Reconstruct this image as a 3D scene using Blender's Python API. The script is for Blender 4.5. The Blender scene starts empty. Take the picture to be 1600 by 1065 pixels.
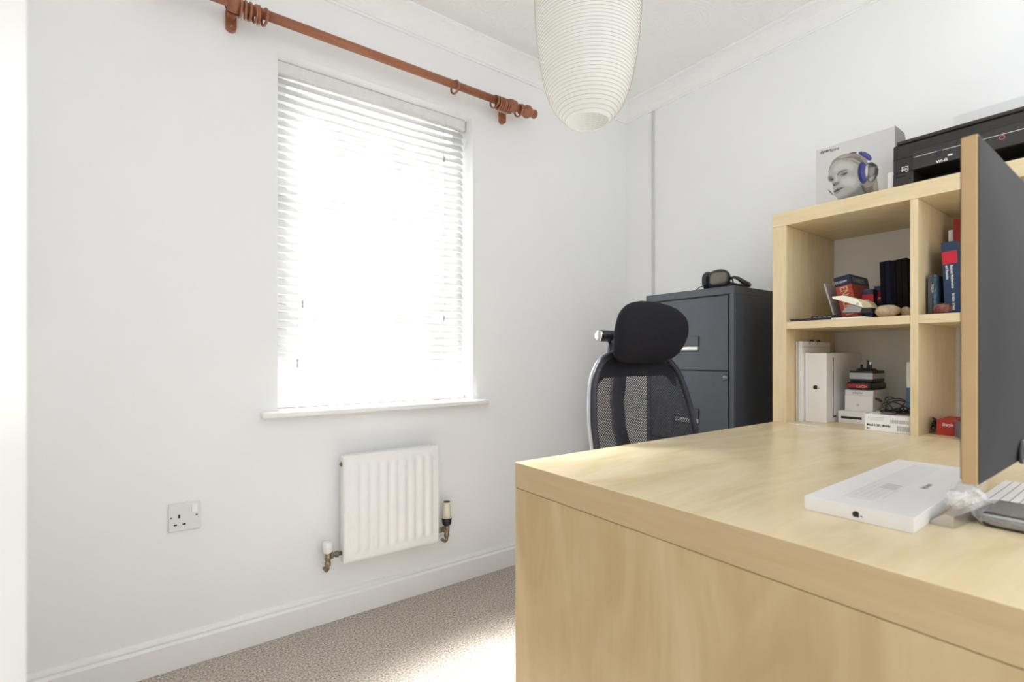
import bpy, bmesh, math, random
from mathutils import Vector, Matrix
random.seed(7)
S = bpy.context.scene
C = S.collection
PI = math.pi

# ------------------------------------------------------------------ camera, light, exposure
YAW = math.atan2(0.589, 0.808)
cam_d = bpy.data.cameras.new('camera')
cam = bpy.data.objects.new('camera', cam_d)
C.objects.link(cam)
cam.location = (0, 0, .98)
cam.rotation_euler = (PI/2, 0, -YAW)
cam_d.sensor_width = 36
cam_d.lens = 772/1600*36
cam_d.shift_y = 24.5/1600
cam_d.clip_start = .02
cam_d.dof.use_dof = True
cam_d.dof.focus_distance = 1.9
cam_d.dof.aperture_fstop = 5.0
S.camera = cam

world = bpy.data.worlds.new('world'); S.world = world
world.use_nodes = True
wb = world.node_tree.nodes['Background']
wb.inputs[0].default_value = (.955, .98, 1, 1)
wb.inputs[1].default_value = 1.12

sd = bpy.data.lights.new('sun', 'SUN')
sd.energy = 56.0
sd.angle = math.radians(32)
sd.color = (1, .99, .975)
sun = bpy.data.objects.new('sun', sd); C.objects.link(sun)
sun.rotation_euler = Vector((.09, -.555, -.828)).to_track_quat('-Z', 'Y').to_euler()
sun.location = (.8, 4, 4)

ad = bpy.data.lights.new('daylight', 'AREA')          # bright overcast sky and pale buildings outside the window
ad.shape = 'RECTANGLE'; ad.size = 4.4; ad.size_y = 2.4; ad.energy = 88; ad.color = (.97, .985, 1)
day = bpy.data.objects.new('daylight', ad); C.objects.link(day)
day.location = (.76, 2.75, 1.6); day.rotation_euler = (-PI/2, 0, 0)

S.view_settings.view_transform = 'Standard'
S.view_settings.look = 'None'
S.view_settings.gamma = 1
S.view_settings.use_curve_mapping = False
S.view_settings.exposure = 0.64
S.cycles.max_bounces = 12
S.cycles.diffuse_bounces = 8
S.cycles.transparent_max_bounces = 24
S.cycles.sample_clamp_indirect = 8

# ------------------------------------------------------------------ measuring helpers (cm)
F_ = (.589, .808); R_ = (.808, -.589)
def ray(x, y):
    r = (x-800)/772; u = (557-y)/772
    return F_[0]+R_[0]*r, F_[1]+R_[1]*r, u
def PU(x, y, U):            # point on the plane X=U -> (Y, Z)
    a, b, c = ray(x, y); t = U/a
    return b*t, 98+c*t
def PV(x, y, V):            # point on the plane Y=V -> (X, Z)
    a, b, c = ray(x, y); t = V/b
    return a*t, 98+c*t

# ------------------------------------------------------------------ materials
MATS = {}
def nt(name):
    m = bpy.data.materials.new(name); m.use_nodes = True
    MATS[name] = m
    return m, m.node_tree, m.node_tree.nodes['Principled BSDF']
def setc(b, col, rough=.5, metal=0., spec=None):
    b.inputs['Base Color'].default_value = (*col, 1)
    b.inputs['Roughness'].default_value = rough
    b.inputs['Metallic'].default_value = metal
    if spec is not None: b.inputs['Specular IOR Level'].default_value = spec
def mat(name, col, rough=.5, metal=0., spec=None, var=.04, scale=30, bump=0., bscale=200, coat=0):
    """procedural paint / plastic / metal with a slight mottling"""
    m, t, b = nt(name)
    setc(b, col, rough, metal, spec)
    tc = t.nodes.new('ShaderNodeTexCoord')
    n = t.nodes.new('ShaderNodeTexNoise'); n.inputs['Scale'].default_value = scale; n.inputs['Detail'].default_value = 3
    t.links.new(tc.outputs['Object'], n.inputs['Vector'])
    r = t.nodes.new('ShaderNodeValToRGB')
    r.color_ramp.elements[0].color = (*[c*(1-var) for c in col], 1)
    r.color_ramp.elements[1].color = (*[min(1, c*(1+var)) for c in col], 1)
    r.color_ramp.elements[0].position = .3; r.color_ramp.elements[1].position = .7
    t.links.new(n.outputs['Fac'], r.inputs['Fac']); t.links.new(r.outputs['Color'], b.inputs['Base Color'])
    if coat: b.inputs['Coat Weight'].default_value = coat
    if bump:
        n2 = t.nodes.new('ShaderNodeTexNoise'); n2.inputs['Scale'].default_value = bscale
        t.links.new(tc.outputs['Object'], n2.inputs['Vector'])
        bp = t.nodes.new('ShaderNodeBump'); bp.inputs['Strength'].default_value = bump; bp.inputs['Distance'].default_value = .002
        t.links.new(n2.outputs['Fac'], bp.inputs['Height']); t.links.new(bp.outputs['Normal'], b.inputs['Normal'])
    return m

WALL = mat('wall_paint', (.86, .865, .865), .9, spec=.2, var=.012, scale=3, bump=.12, bscale=90)
WHITE = mat('white_gloss_paint', (.86, .86, .85), .35, var=.01)
TRIM = mat('coving_plaster', (.88, .88, .875), .85, spec=.2, var=.01)
PVC = mat('white_plastic', (.86, .86, .85), .4, var=.01)
RADW = mat('radiator_enamel', (.86, .86, .85), .3, var=.01)
SOCK = mat('socket_plastic', (.75, .75, .745), .35, var=.01)
DARK = mat('black_plastic', (.018, .018, .02), .35)
DARK2 = mat('black_hole', (.006, .006, .006), .8)
BRASS = mat('tarnished_brass', (.30, .24, .17), .4, .8, var=.3, scale=80)
CHROME = mat('chrome', (.75, .75, .76), .12, 1.)
ALU = mat('aluminium', (.62, .60, .58), .3, .9)
CREAM = mat('cream_plastic', (.78, .72, .56), .4)
NAVY = mat('navy_plastic', (.012, .014, .03), .4)
CABM = mat('cabinet_steel', (.066, .072, .090), .42, .3, var=.05, bump=.05, bscale=600)
CABD = mat('cabinet_gap', (.006, .006, .008), .6)
BLACKFAB = mat('black_fabric', (.012, .012, .018), .85, spec=.25, var=.3, scale=400, bump=.6, bscale=700)
CHFR = mat('chair_frame_plastic', (.022, .024, .036), .35)
SILVR = mat('grey_plastic', (.45, .46, .48), .35, .3)
BOXW = mat('white_card', (.86, .85, .845), .5, var=.01)
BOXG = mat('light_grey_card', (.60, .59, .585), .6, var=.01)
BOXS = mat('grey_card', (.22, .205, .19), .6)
INK = mat('black_ink', (.02, .02, .02), .5)
INKG = mat('grey_ink', (.35, .35, .37), .5)
INKW = mat('white_ink', (.8, .8, .78), .5)
INKB = mat('blue_ink', (.05, .08, .30), .5)
INKGOLD = mat('pale_gold_ink', (.75, .55, .30), .5)
REDB = mat('red_book_cover', (.42, .055, .025), .4, var=.15, scale=60)
REDD = mat('dark_red_cover', (.30, .012, .012), .45)
REDL = mat('bright_red_label', (.55, .01, .03), .5)
NAVB = mat('navy_cover', (.012, .016, .06), .4)
BLUB = mat('blue_book_cover', (.012, .036, .095), .45, var=.2, scale=50)
TEALB = mat('teal_cover', (.05, .09, .15), .5, var=.8, scale=90)
BLKB = mat('black_book_cloth', (.006, .0055, .006), .75, spec=.1)
PAGE = mat('book_pages', (.62, .56, .46), .9, var=.08, scale=300)
STONE = mat('speckled_stone', (.52, .40, .27), .85, var=.22, scale=120, bump=.5, bscale=150)
SHELLM = mat('brown_shell', (.18, .065, .05), .7, var=.5, scale=120, bump=.6, bscale=200)
LEVER = mat('cream_enamel', (.86, .82, .70), .35)
CARDG = mat('blue_grey_card', (.20, .22, .28), .6)
CABLE = mat('black_rubber', (.01, .01, .011), .45)
TAUPE = mat('taupe_mesh', (.16, .14, .115), .5, .3)
PRN = mat('printer_black', (.024, .021, .019), .38, var=.08, scale=500)
PRNG = mat('printer_panel', (.032, .029, .027), .3)
MONB = mat('monitor_back', (.017, .0165, .0175), .6, .0, spec=.12, bump=.05, bscale=900)
GOLD = mat('monitor_champagne_edge', (.50, .335, .175), .38, .35, var=.03)
BLUEP = mat('portrait_blue', (.035, .04, .20), .5)
SK1 = mat('portrait_light_grey', (.42, .41, .40), .6)
SK2 = mat('portrait_mid_grey', (.24, .23, .22), .6)
SK3 = mat('portrait_dark_grey', (.07, .065, .06), .6)
SK4 = mat('portrait_pale_grey', (.56, .55, .54), .6)
HAIR = mat('portrait_hair', (.27, .25, .21), .6, var=.4, scale=60)
HAIRD = mat('portrait_hair_dark', (.13, .115, .095), .6)
GUN = mat('portrait_gunmetal', (.16, .15, .15), .5)

def wood(name, c0, c1, scale=(3, 3, 3), rough=.38, stretch='Z', fig=.25, bands=0.):
    m, t, b = nt(name)
    setc(b, c0, rough)
    tc = t.nodes.new('ShaderNodeTexCoord')
    mp = t.nodes.new('ShaderNodeMapping')
    sc = {'X': (1, 12, 12), 'Y': (12, 1, 12), 'Z': (12, 12, 1)}[stretch]
    mp.inputs['Scale'].default_value = tuple(a*b_ for a, b_ in zip(sc, scale))
    t.links.new(tc.outputs['Object'], mp.inputs['Vector'])
    n = t.nodes.new('ShaderNodeTexNoise'); n.inputs['Scale'].default_value = 3; n.inputs['Detail'].default_value = 8
    n.inputs['Distortion'].default_value = .4
    t.links.new(mp.outputs['Vector'], n.inputs['Vector'])
    # flame figure: soft larger blotches
    mp2 = t.nodes.new('ShaderNodeMapping')
    mp2.inputs['Scale'].default_value = tuple({'X': (2.2, 7, 7), 'Y': (7, 2.2, 7), 'Z': (7, 7, 2.2)}[stretch])
    t.links.new(tc.outputs['Object'], mp2.inputs['Vector'])
    n2 = t.nodes.new('ShaderNodeTexNoise'); n2.inputs['Scale'].default_value = 1.3; n2.inputs['Detail'].default_value = 4
    n2.inputs['Distortion'].default_value = 1.2
    t.links.new(mp2.outputs['Vector'], n2.inputs['Vector'])
    mx = t.nodes.new('ShaderNodeMix'); mx.data_type = 'FLOAT'; mx.inputs[0].default_value = fig
    t.links.new(n.outputs['Fac'], mx.inputs[2]); t.links.new(n2.outputs['Fac'], mx.inputs[3])
    r = t.nodes.new('ShaderNodeValToRGB')
    r.color_ramp.elements[0].position = .34; r.color_ramp.elements[0].color = (*c1, 1)
    r.color_ramp.elements[1].position = .66; r.color_ramp.elements[1].color = (*c0, 1)
    t.links.new(mx.outputs[0], r.inputs['Fac']); t.links.new(r.outputs['Color'], b.inputs['Base Color'])
    return m
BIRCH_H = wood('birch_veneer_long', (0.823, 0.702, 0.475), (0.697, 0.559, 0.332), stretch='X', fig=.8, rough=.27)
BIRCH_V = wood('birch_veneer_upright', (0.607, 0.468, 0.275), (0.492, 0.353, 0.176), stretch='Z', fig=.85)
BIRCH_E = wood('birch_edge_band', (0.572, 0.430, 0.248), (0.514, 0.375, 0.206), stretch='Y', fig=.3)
BIRCH_S = wood('birch_veneer_shelf', (0.771, 0.641, 0.414), (0.674, 0.540, 0.318), stretch='Y', fig=.5)
BIRCH_U = wood('birch_veneer_shelf_side', (0.771, 0.641, 0.414), (0.655, 0.520, 0.299), stretch='Z', fig=.5)
MAHOG = wood('reddish_stained_pine', (.36, .135, .065), (.25, .085, .042), stretch='X', rough=.36, fig=.4)

# carpet
CARPET, t, b = nt('carpet_loop_pile')
setc(b, (.5, .42, .34), .97, spec=.1)
tc = t.nodes.new('ShaderNodeTexCoord')
n = t.nodes.new('ShaderNodeTexNoise'); n.inputs['Scale'].default_value = 160; n.inputs['Detail'].default_value = 5; n.inputs['Roughness'].default_value = .75
t.links.new(tc.outputs['Object'], n.inputs['Vector'])
r = t.nodes.new('ShaderNodeValToRGB')
r.color_ramp.elements[0].position = .36; r.color_ramp.elements[0].color = (.20, .16, .125, 1)
r.color_ramp.elements[1].position = .62; r.color_ramp.elements[1].color = (.82, .745, .67, 1)
t.links.new(n.outputs['Fac'], r.inputs['Fac']); t.links.new(r.outputs['Color'], b.inputs['Base Color'])
v = t.nodes.new('ShaderNodeTexVoronoi'); v.inputs['Scale'].default_value = 220
t.links.new(tc.outputs['Object'], v.inputs['Vector'])
bp = t.nodes.new('ShaderNodeBump'); bp.inputs['Strength'].default_value = .9; bp.inputs['Distance'].default_value = .004; bp.invert = True
t.links.new(v.outputs['Distance'], bp.inputs['Height']); t.links.new(bp.outputs['Normal'], b.inputs['Normal'])

# ceiling: combed fan texture
CEIL, t, b = nt('textured_ceiling_plaster')
setc(b, (.87, .87, .865), .9, spec=.2)
tc = t.nodes.new('ShaderNodeTexCoord')
v = t.nodes.new('ShaderNodeTexVoronoi'); v.inputs['Scale'].default_value = 5.5
t.links.new(tc.outputs['Object'], v.inputs['Vector'])
mm = t.nodes.new('ShaderNodeMath'); mm.operation = 'MULTIPLY'; mm.inputs[1].default_value = 85
t.links.new(v.outputs['Distance'], mm.inputs[0])
sn = t.nodes.new('ShaderNodeMath'); sn.operation = 'SINE'
n = t.nodes.new('ShaderNodeTexNoise'); n.inputs['Scale'].default_value = 14; n.inputs['Detail'].default_value = 4
t.links.new(tc.outputs['Object'], n.inputs['Vector'])
ma = t.nodes.new('ShaderNodeMath'); ma.operation = 'MULTIPLY_ADD'; ma.inputs[1].default_value = 22
t.links.new(n.outputs['Fac'], ma.inputs[0]); t.links.new(mm.outputs[0], ma.inputs[2]); t.links.new(ma.outputs[0], sn.inputs[0])
bp = t.nodes.new('ShaderNodeBump'); bp.inputs['Strength'].default_value = .25; bp.inputs['Distance'].default_value = .0018
t.links.new(sn.outputs[0], bp.inputs['Height']); t.links.new(bp.outputs['Normal'], b.inputs['Normal'])

# translucent things
def translucent(name, col, frac, rough=.8):
    m, t, b = nt(name)
    setc(b, col, rough)
    tr = t.nodes.new('ShaderNodeBsdfTranslucent'); tr.inputs[0].default_value = (*col, 1)
    mx = t.nodes.new('ShaderNodeMixShader'); mx.inputs[0].default_value = frac
    out = t.nodes['Material Output']
    t.links.new(b.outputs[0], mx.inputs[1]); t.links.new(tr.outputs[0], mx.inputs[2]); t.links.new(mx.outputs[0], out.inputs[0])
    return m
PAPER = translucent('white_washi_paper', (.93, .925, .90), .55, .9)
SLAT = translucent('white_blind_slat', (.88, .88, .87), .12, .4)
SHEET = translucent('white_paper_sheet', (.88, .88, .88), .25, .8)
RIBW = mat('bamboo_rib', (.55, .50, .40), .7)

def glassy(name, tint, fac, rough=.02, crinkle=0):
    m, t, b = nt(name)
    setc(b, tint, rough)
    tr = t.nodes.new('ShaderNodeBsdfTransparent'); tr.inputs[0].default_value = (*tint, 1)
    gl = t.nodes.new('ShaderNodeBsdfGlossy'); gl.inputs[0].default_value = (1, 1, 1, 1); gl.inputs[1].default_value = rough
    fr = t.nodes.new('ShaderNodeMath'); fr.operation = 'MULTIPLY_ADD'; fr.inputs[1].default_value = .15; fr.inputs[2].default_value = fac
    fn = t.nodes.new('ShaderNodeLayerWeight'); fn.inputs[0].default_value = .3
    t.links.new(fn.outputs['Facing'], fr.inputs[0])
    mx = t.nodes.new('ShaderNodeMixShader')
    t.links.new(fr.outputs[0], mx.inputs[0]); t.links.new(tr.outputs[0], mx.inputs[1]); t.links.new(gl.outputs[0], mx.inputs[2])
    t.links.new(mx.outputs[0], t.nodes['Material Output'].inputs[0])
    if crinkle:
        tc = t.nodes.new('ShaderNodeTexCoord')
        n = t.nodes.new('ShaderNodeTexNoise'); n.inputs['Scale'].default_value = 40; n.inputs['Detail'].default_value = 5
        t.links.new(tc.outputs['Object'], n.inputs['Vector'])
        bp = t.nodes.new('ShaderNodeBump'); bp.inputs['Strength'].default_value = crinkle; bp.inputs['Distance'].default_value = .01
        t.links.new(n.outputs['Fac'], bp.inputs['Height']); t.links.new(bp.outputs['Normal'], gl.inputs['Normal']); t.links.new(bp.outputs['Normal'], fn.inputs['Normal'])
    return m
GLASS = glassy('window_glass', (.98, .99, .99), .02)
FILM = glassy('clear_plastic_film', (.95, .955, .97), .2, .1, .9)
_t = FILM.node_tree; _o = _t.nodes['Material Output']; _src = _o.inputs[0].links[0].from_socket
_d = _t.nodes.new('ShaderNodeBsdfDiffuse'); _d.inputs[0].default_value = (.85, .87, .92, 1)
_m = _t.nodes.new('ShaderNodeMixShader'); _m.inputs[0].default_value = .12
_t.links.new(_src, _m.inputs[1]); _t.links.new(_d.outputs[0], _m.inputs[2]); _t.links.new(_m.outputs[0], _o.inputs[0])

# chair mesh: woven fabric with real see-through holes
MESH, t, b = nt('woven_chair_mesh')
setc(b, (.02, .02, .03), .6)
tc = t.nodes.new('ShaderNodeTexCoord')
mp = t.nodes.new('ShaderNodeMapping'); mp.inputs['Scale'].default_value = (190, 1, 260)
sx = t.nodes.new('ShaderNodeSeparateXYZ')
t.links.new(tc.outputs['Object'], mp.inputs['Vector']); t.links.new(mp.outputs['Vector'], sx.inputs[0])
def M(op, a=None, b_=None, v=None):
    q = t.nodes.new('ShaderNodeMath'); q.operation = op
    if a is not None: t.links.new(a, q.inputs[0])
    if b_ is not None: t.links.new(b_, q.inputs[1])
    if v is not None: q.inputs[1].default_value = v
    return q.outputs[0]
su = M('ADD', sx.outputs['X'], sx.outputs['Z']); di = M('SUBTRACT', sx.outputs['X'], sx.outputs['Z'])
fa = M('ABSOLUTE', M('SUBTRACT', M('FRACT', M('MULTIPLY', su, v=.5)), v=.5))
fb = M('ABSOLUTE', M('SUBTRACT', M('FRACT', M('MULTIPLY', di, v=.5)), v=.5))
hole = M('LESS_THAN', M('MAXIMUM', fa, fb), v=.40)
tr = t.nodes.new('ShaderNodeBsdfTransparent')
mx = t.nodes.new('ShaderNodeMixShader')
t.links.new(hole, mx.inputs[0]); t.links.new(b.outputs[0], mx.inputs[1]); t.links.new(tr.outputs[0], mx.inputs[2])
t.links.new(mx.outputs[0], t.nodes['Material Output'].inputs[0])

# ------------------------------------------------------------------ mesh helpers (cm in, metres out)
def NB(): return bmesh.new()
def add_box(bm, x0, x1, y0, y1, z0, z1, bev=0., mi=0, seg=2):
    g = bmesh.ops.create_cube(bm, size=1)
    vs = g['verts']
    for v in vs:
        v.co = Vector((x0+(v.co.x+.5)*(x1-x0), y0+(v.co.y+.5)*(y1-y0), z0+(v.co.z+.5)*(z1-z0)))
    fs = set(f for v in vs for f in v.link_faces)
    for f in fs: f.material_index = mi
    if bev:
        es = list(set(e for v in vs for e in v.link_edges))
        r = bmesh.ops.bevel(bm, geom=es, offset=bev, segments=seg, affect='EDGES', profile=.5)
        for f in r['faces']: f.material_index = mi; f.smooth = True
    return bm
def basis(d):
    d = Vector(d).normalized()
    a = Vector((0, 0, 1)) if abs(d.z) < .9 else Vector((1, 0, 0))
    x = d.cross(a).normalized(); y = d.cross(x).normalized()
    return x, y
def add_tube(bm, pts, r, seg=10, mi=0, cap=True, closed=False):
    pts = [Vector(p) for p in pts]
    n = len(pts); rings = []
    px, py = None, None
    for i, p in enumerate(pts):
        if closed: d = pts[(i+1) % n]-pts[i-1]
        else: d = pts[min(i+1, n-1)]-pts[max(i-1, 0)]
        d.normalize()
        if px is None: px, py = basis(d)
        else:
            px = (px-d*px.dot(d)).normalized(); py = d.cross(px)
        rr = r[i] if isinstance(r, (list, tuple)) else r
        rings.append([bm.verts.new(p+(px*math.cos(2*PI*k/seg)+py*math.sin(2*PI*k/seg))*rr) for k in range(seg)])
    m = n if closed else n-1
    for i in range(m):
        A, B_ = rings[i], rings[(i+1) % n]
        for k in range(seg):
            f = bm.faces.new((A[k], A[(k+1) % seg], B_[(k+1) % seg], B_[k])); f.smooth = True; f.material_index = mi
    if cap and not closed:
        for q in (rings[0][::-1], rings[-1]):
            f = bm.faces.new(q); f.material_index = mi
    return bm
def add_lathe(bm, prof, o=(0, 0, 0), axis=(0, 0, 1), seg=32, mi=0, cap=True):
    """prof: list of (radius, distance along the axis)"""
    ax = Vector(axis).normalized(); o = Vector(o)
    return add_tube_rings(bm, [(o+ax*h, rr) for rr, h in prof], ax, seg, mi, cap)
def add_tube_rings(bm, L, ax, seg, mi, cap):
    x, y = basis(ax); rings = []
    for p, rr in L:
        rings.append([bm.verts.new(p+(x*math.cos(2*PI*k/seg)+y*math.sin(2*PI*k/seg))*max(rr, .001)) for k in range(seg)])
    for A, B_ in zip(rings, rings[1:]):
        for k in range(seg):
            f = bm.faces.new((A[k], A[(k+1) % seg], B_[(k+1) % seg], B_[k])); f.smooth = True; f.material_index = mi
    if cap:
        for q in (rings[0][::-1], rings[-1]):
            f = bm.faces.new(q); f.material_index = mi
    return bm
def add_torus(bm, c, axis, R, r, seg=32, rs=10, mi=0, sx=1.):
    x, y = basis(axis); c = Vector(c)
    return add_tube(bm, [c+x*math.cos(2*PI*k/seg)*R*sx+y*math.sin(2*PI*k/seg)*R for k in range(seg)], r, rs, mi, closed=True)
def add_prism(bm, poly, fn, a, b_, mi=0, smooth=False):
    """poly: 2-D outline, fn(u, v, w) -> 3-D, extruded w from a to b_"""
    A = [bm.verts.new(fn(u, v, a)) for u, v in poly]
    B_ = [bm.verts.new(fn(u, v, b_)) for u, v in poly]
    n = len(poly)
    for q in (A[::-1], B_):
        f = bm.faces.new(q); f.material_index = mi
    for k in range(n):
        f = bm.faces.new((A[k], A[(k+1) % n], B_[(k+1) % n], B_[k])); f.material_index = mi; f.smooth = smooth
    return bm
def add_blob(bm, c, s, seg=20, mi=0, noise=0., pw=1.):
    g = bmesh.ops.create_uvsphere(bm, u_segments=seg, v_segments=seg//2+2, radius=1)
    for v in g['verts']:
        q = v.co.copy()
        if pw != 1: q = Vector([math.copysign(abs(a)**pw, a) for a in q])
        k = 1+noise*math.sin(q.x*5+c[0])*math.cos(q.y*6+c[1]*2)
        v.co = Vector((c[0]+q.x*s[0]*k, c[1]+q.y*s[1]*k, c[2]+q.z*s[2]*k))
        for f in v.link_faces: f.smooth = True; f.material_index = mi
    return bm
def tf(bm, mtx, verts=None):
    for v in (verts or bm.verts): v.co = mtx @ v.co
    return bm

def tag(o, label=None, cat=None, group=None, kind=None):
    if label: o['label'] = label
    if cat: o['category'] = cat
    if group: o['group'] = group
    if kind: o['kind'] = kind
    return o
def obj(name, bm, mats, parent=None, loc=(0, 0, 0), rot=(0, 0, 0), label=None, flat=False):
    bmesh.ops.recalc_face_normals(bm, faces=bm.faces)
    for v in bm.verts: v.co *= .01
    me = bpy.data.meshes.new(name); bm.to_mesh(me); bm.free()
    for m in (mats if isinstance(mats, (list, tuple)) else [mats]): me.materials.append(m)
    o = bpy.data.objects.new(name, me); C.objects.link(o)
    if parent: o.parent = parent
    o.location = [a*.01 for a in loc]; o.rotation_euler = rot
    if label: o['label'] = label
    return o
def thing(name, label, cat, loc=(0, 0, 0), rz=0, group=None, rot=None):
    o = bpy.data.objects.new(name, None); C.objects.link(o)
    o.empty_display_size = .05
    o.location = [a*.01 for a in loc]; o.rotation_euler = rot or (0, 0, rz)
    return tag(o, label, cat, group)
def struct(name, bm, m, loc=(0, 0, 0)):
    return tag(obj(name, bm, m, loc=loc), kind='structure')
def text(name, s, size, m, parent, loc, rot, sx=1., bold=0., align='LEFT', ext=.01):
    cu = bpy.data.curves.new(name, 'FONT'); cu.body = s; cu.size = size*.01; cu.extrude = ext*.01
    cu.align_x = align; cu.offset = bold*.01
    o = bpy.data.objects.new(name, cu); C.objects.link(o)
    dg = bpy.context.evaluated_depsgraph_get()
    me = bpy.data.meshes.new_from_object(o.evaluated_get(dg))
    bpy.data.objects.remove(o); bpy.data.curves.remove(cu)
    me.name = name
    me.materials.clear(); me.materials.append(m)
    for v in me.vertices: v.co.x *= sx
    q = bpy.data.objects.new(name, me); C.objects.link(q); q.parent = parent
    q.location = [a*.01 for a in loc]; q.rotation_euler = rot
    return q
# a print facing the -X side (towards the desk): text runs towards -Y
ROT_NX = (PI/2, 0, -PI/2)
def copy_tree(o, parent=None):
    c = o.copy(); C.objects.link(c); c.parent = parent
    for ch in list(o.children): copy_tree(ch, c)
    return c

# ------------------------------------------------------------------ room shell
XL, XR, YW, YB, H = -30, 218, 189, -60, 238.2
WX0, WX1, WZ0, WZ1 = 35.8, 116, 78.9, 205.4
bm = NB(); add_box(bm, XL-10, XR+10, YB, YW+16, -4, 0); struct('floor', bm, CARPET)
bm = NB(); add_box(bm, XL-10, XR+10, 30, YW+16, H, H+5); struct('ceiling', bm, CEIL)
bm = NB()
add_box(bm, XL-10, WX0, YW, YW+16, 0, H); add_box(bm, WX1, XR+10, YW, YW+16, 0, H)
add_box(bm, WX0, WX1, YW, YW+16, 0, WZ0); add_box(bm, WX0, WX1, YW, YW+16, WZ1, H)
struct('wall_front', bm, WALL)
bm = NB(); add_box(bm, XR, XR+10, YB, YW, 0, H); struct('wall_right', bm, WALL)
bm = NB(); add_box(bm, XL-10, XL, YB, YW, 0, H); struct('wall_left', bm, WALL)

# coving
def cove_profile():
    P = [(0, 0), (8, 0), (8, .7), (7.3, .9)]
    for i in range(9):
        a = i/8*PI/2
        P.append((7.2-6.1*math.sin(a), 7.2-6.1*math.cos(a)) if False else (1.0+6.3*(1-math.sin(a)), 1.0+6.3*(1-math.cos(a))))
    P += [(.7, 7.4), (.7, 8.2), (0, 8.4)]
    return P
cp = cove_profile()
bm = NB(); add_prism(bm, cp, lambda u, v, w: Vector((w, YW-u, H-v)), XL, XR, smooth=False); struct('trim_1', bm, TRIM)
bm = NB(); add_prism(bm, cp, lambda u, v, w: Vector((XR-u, w, H-v)), YB, YW, smooth=False); struct('trim_2', bm, TRIM)
# cable trunking down the right wall, its shadow line painted in as grey
bm = NB(); add_box(bm, XR-1.1, XR, 169.0, 170.4, 10.4, H-8.4, .15); struct('trim_3', bm, mat('trunking_shadow_grey', (.62, .62, .61), .5))

# skirting
sk = [(0, 0), (1.9, 0), (1.9, 7.9), (1.5, 8.3), (1.2, 8.6), (1.35, 9.3), (1.1, 9.9), (.6, 10.2), (.5, 10.4), (0, 10.4)]
bm = NB(); add_prism(bm, sk, lambda u, v, w: Vector((w, YW-u, v)), XL, XR); struct('baseboard_front', bm, WHITE)
bm = NB(); add_prism(bm, sk, lambda u, v, w: Vector((XR-u, w, v)), YB, YW-1.9); struct('baseboard_right', bm, WHITE)
bm = NB(); add_prism(bm, sk, lambda u, v, w: Vector((XL+u, w, v)), YB, YW-1.9); struct('baseboard_left', bm, WHITE)

# open white door standing beside the camera
a = math.atan2(14.6, 76)
bm = NB(); add_box(bm, -4, 0, 0, 77, .8, 200, 1.6, seg=6)
d = obj('door_1', bm, WHITE, loc=(-20.0, -35.5, 0), rot=(0, 0, -a)); tag(d, kind='structure')

# window: frame, bars, pane
bm = NB()
f0, f1 = 199, 204
add_box(bm, WX0, WX0+5, f0, f1, WZ0, WZ1, .3); add_box(bm, WX1-5, WX1, f0, f1, WZ0, WZ1, .3)
add_box(bm, WX0+5, WX1-5, f0, f1, WZ0, WZ0+5, .3); add_box(bm, WX0+5, WX1-5, f0, f1, WZ1-5, WZ1, .3)
add_box(bm, 98.5, 103, f0, f1, WZ0+5, WZ1-5, .3)
w = struct('window_1', bm, PVC)
bm = NB()
for x in (59.2, 82.8): add_box(bm, x-1, x+1, 200.2, 202.8, WZ0+5, WZ1-5, .2)
for z in (121, 163): add_box(bm, WX0+5, 98.5, 200.4, 202.6, z-1, z+1, .2)
obj('glazing_bars', bm, PVC, w)
bm = NB(); add_box(bm, WX0+4.5, WX1-4.5, 201.2, 201.8, WZ0+4.5, WZ1-4.5); obj('window_pane', bm, GLASS, w)
# window board
bm = NB(); add_box(bm, 30.2, 122.4, 184.2, 189, 76.8, 78.9, .7, seg=4); add_box(bm, WX0+.05, WX1-.05, 188.5, 199, 77.5, 79.1)
tag(obj('window_sill', bm, WHITE), kind='structure').name = 'trim_4'

# ------------------------------------------------------------------ venetian blind
BX0, BX1, BY = WX0+.5, WX1-.6, 194.6
t_ = thing('venetian_blind', 'closed white venetian blind filling the window recess, bright with daylight', 'blind', ((BX0+BX1)/2, BY, WZ0))
hw = (BX1-BX0)/2
zt = WZ1-WZ0
bm = NB(); add_box(bm, -hw, hw, -.4, 4.2, zt-4.4, zt-.15, .2); obj('headrail', bm, mat('headrail_plastic', (.74, .73, .71), .5), t_)
bm = NB()
pitch, tilt = 3.07, math.radians(58)
z = 3.6; nsl = 0
while z < zt-5.2:
    c_, s_ = math.cos(tilt), math.sin(tilt)
    top = []; bot = []
    for j in range(7):
        q = (j/6-.5)*3.5
        cr = .28*(1-(2*j/6-1)**2)
        # room side edge (negative y) is the lower edge
        y = q*c_-cr*s_; zz = q*s_+cr*c_
        top.append((y+2.0, z+zz)); bot.append((y+2.0, z+zz-.16))
    outline = top+bot[::-1]
    A = [bm.verts.new((-hw+.4, y, zz)) for y, zz in outline]; B_ = [bm.verts.new((hw-.4, y, zz)) for y, zz in outline]
    n_ = len(outline)
    for k in range(n_):
        f = bm.faces.new((A[k], A[(k+1) % n_], B_[(k+1) % n_], B_[k])); f.smooth = k not in (6, 13)
    bm.faces.new(A[::-1]); bm.faces.new(B_)
    z += pitch; nsl += 1
obj('slats', bm, SLAT, t_)
bm = NB(); add_box(bm, -hw+.4, hw-.4, .3, 3.7, .35, 1.9, .4); br = obj('bottom_rail', bm, PVC, t_)
bm = NB()
for x in (-hw+13.5, 0, hw-11):
    for y in (.35, 3.7): add_tube(bm, [(x, y, 1.9), (x, y, zt-4.4)], .06, 6)
obj('ladder_cord', bm, PVC, t_)
BTN = mat('button_grey', (.5, .48, .46), .5)
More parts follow.
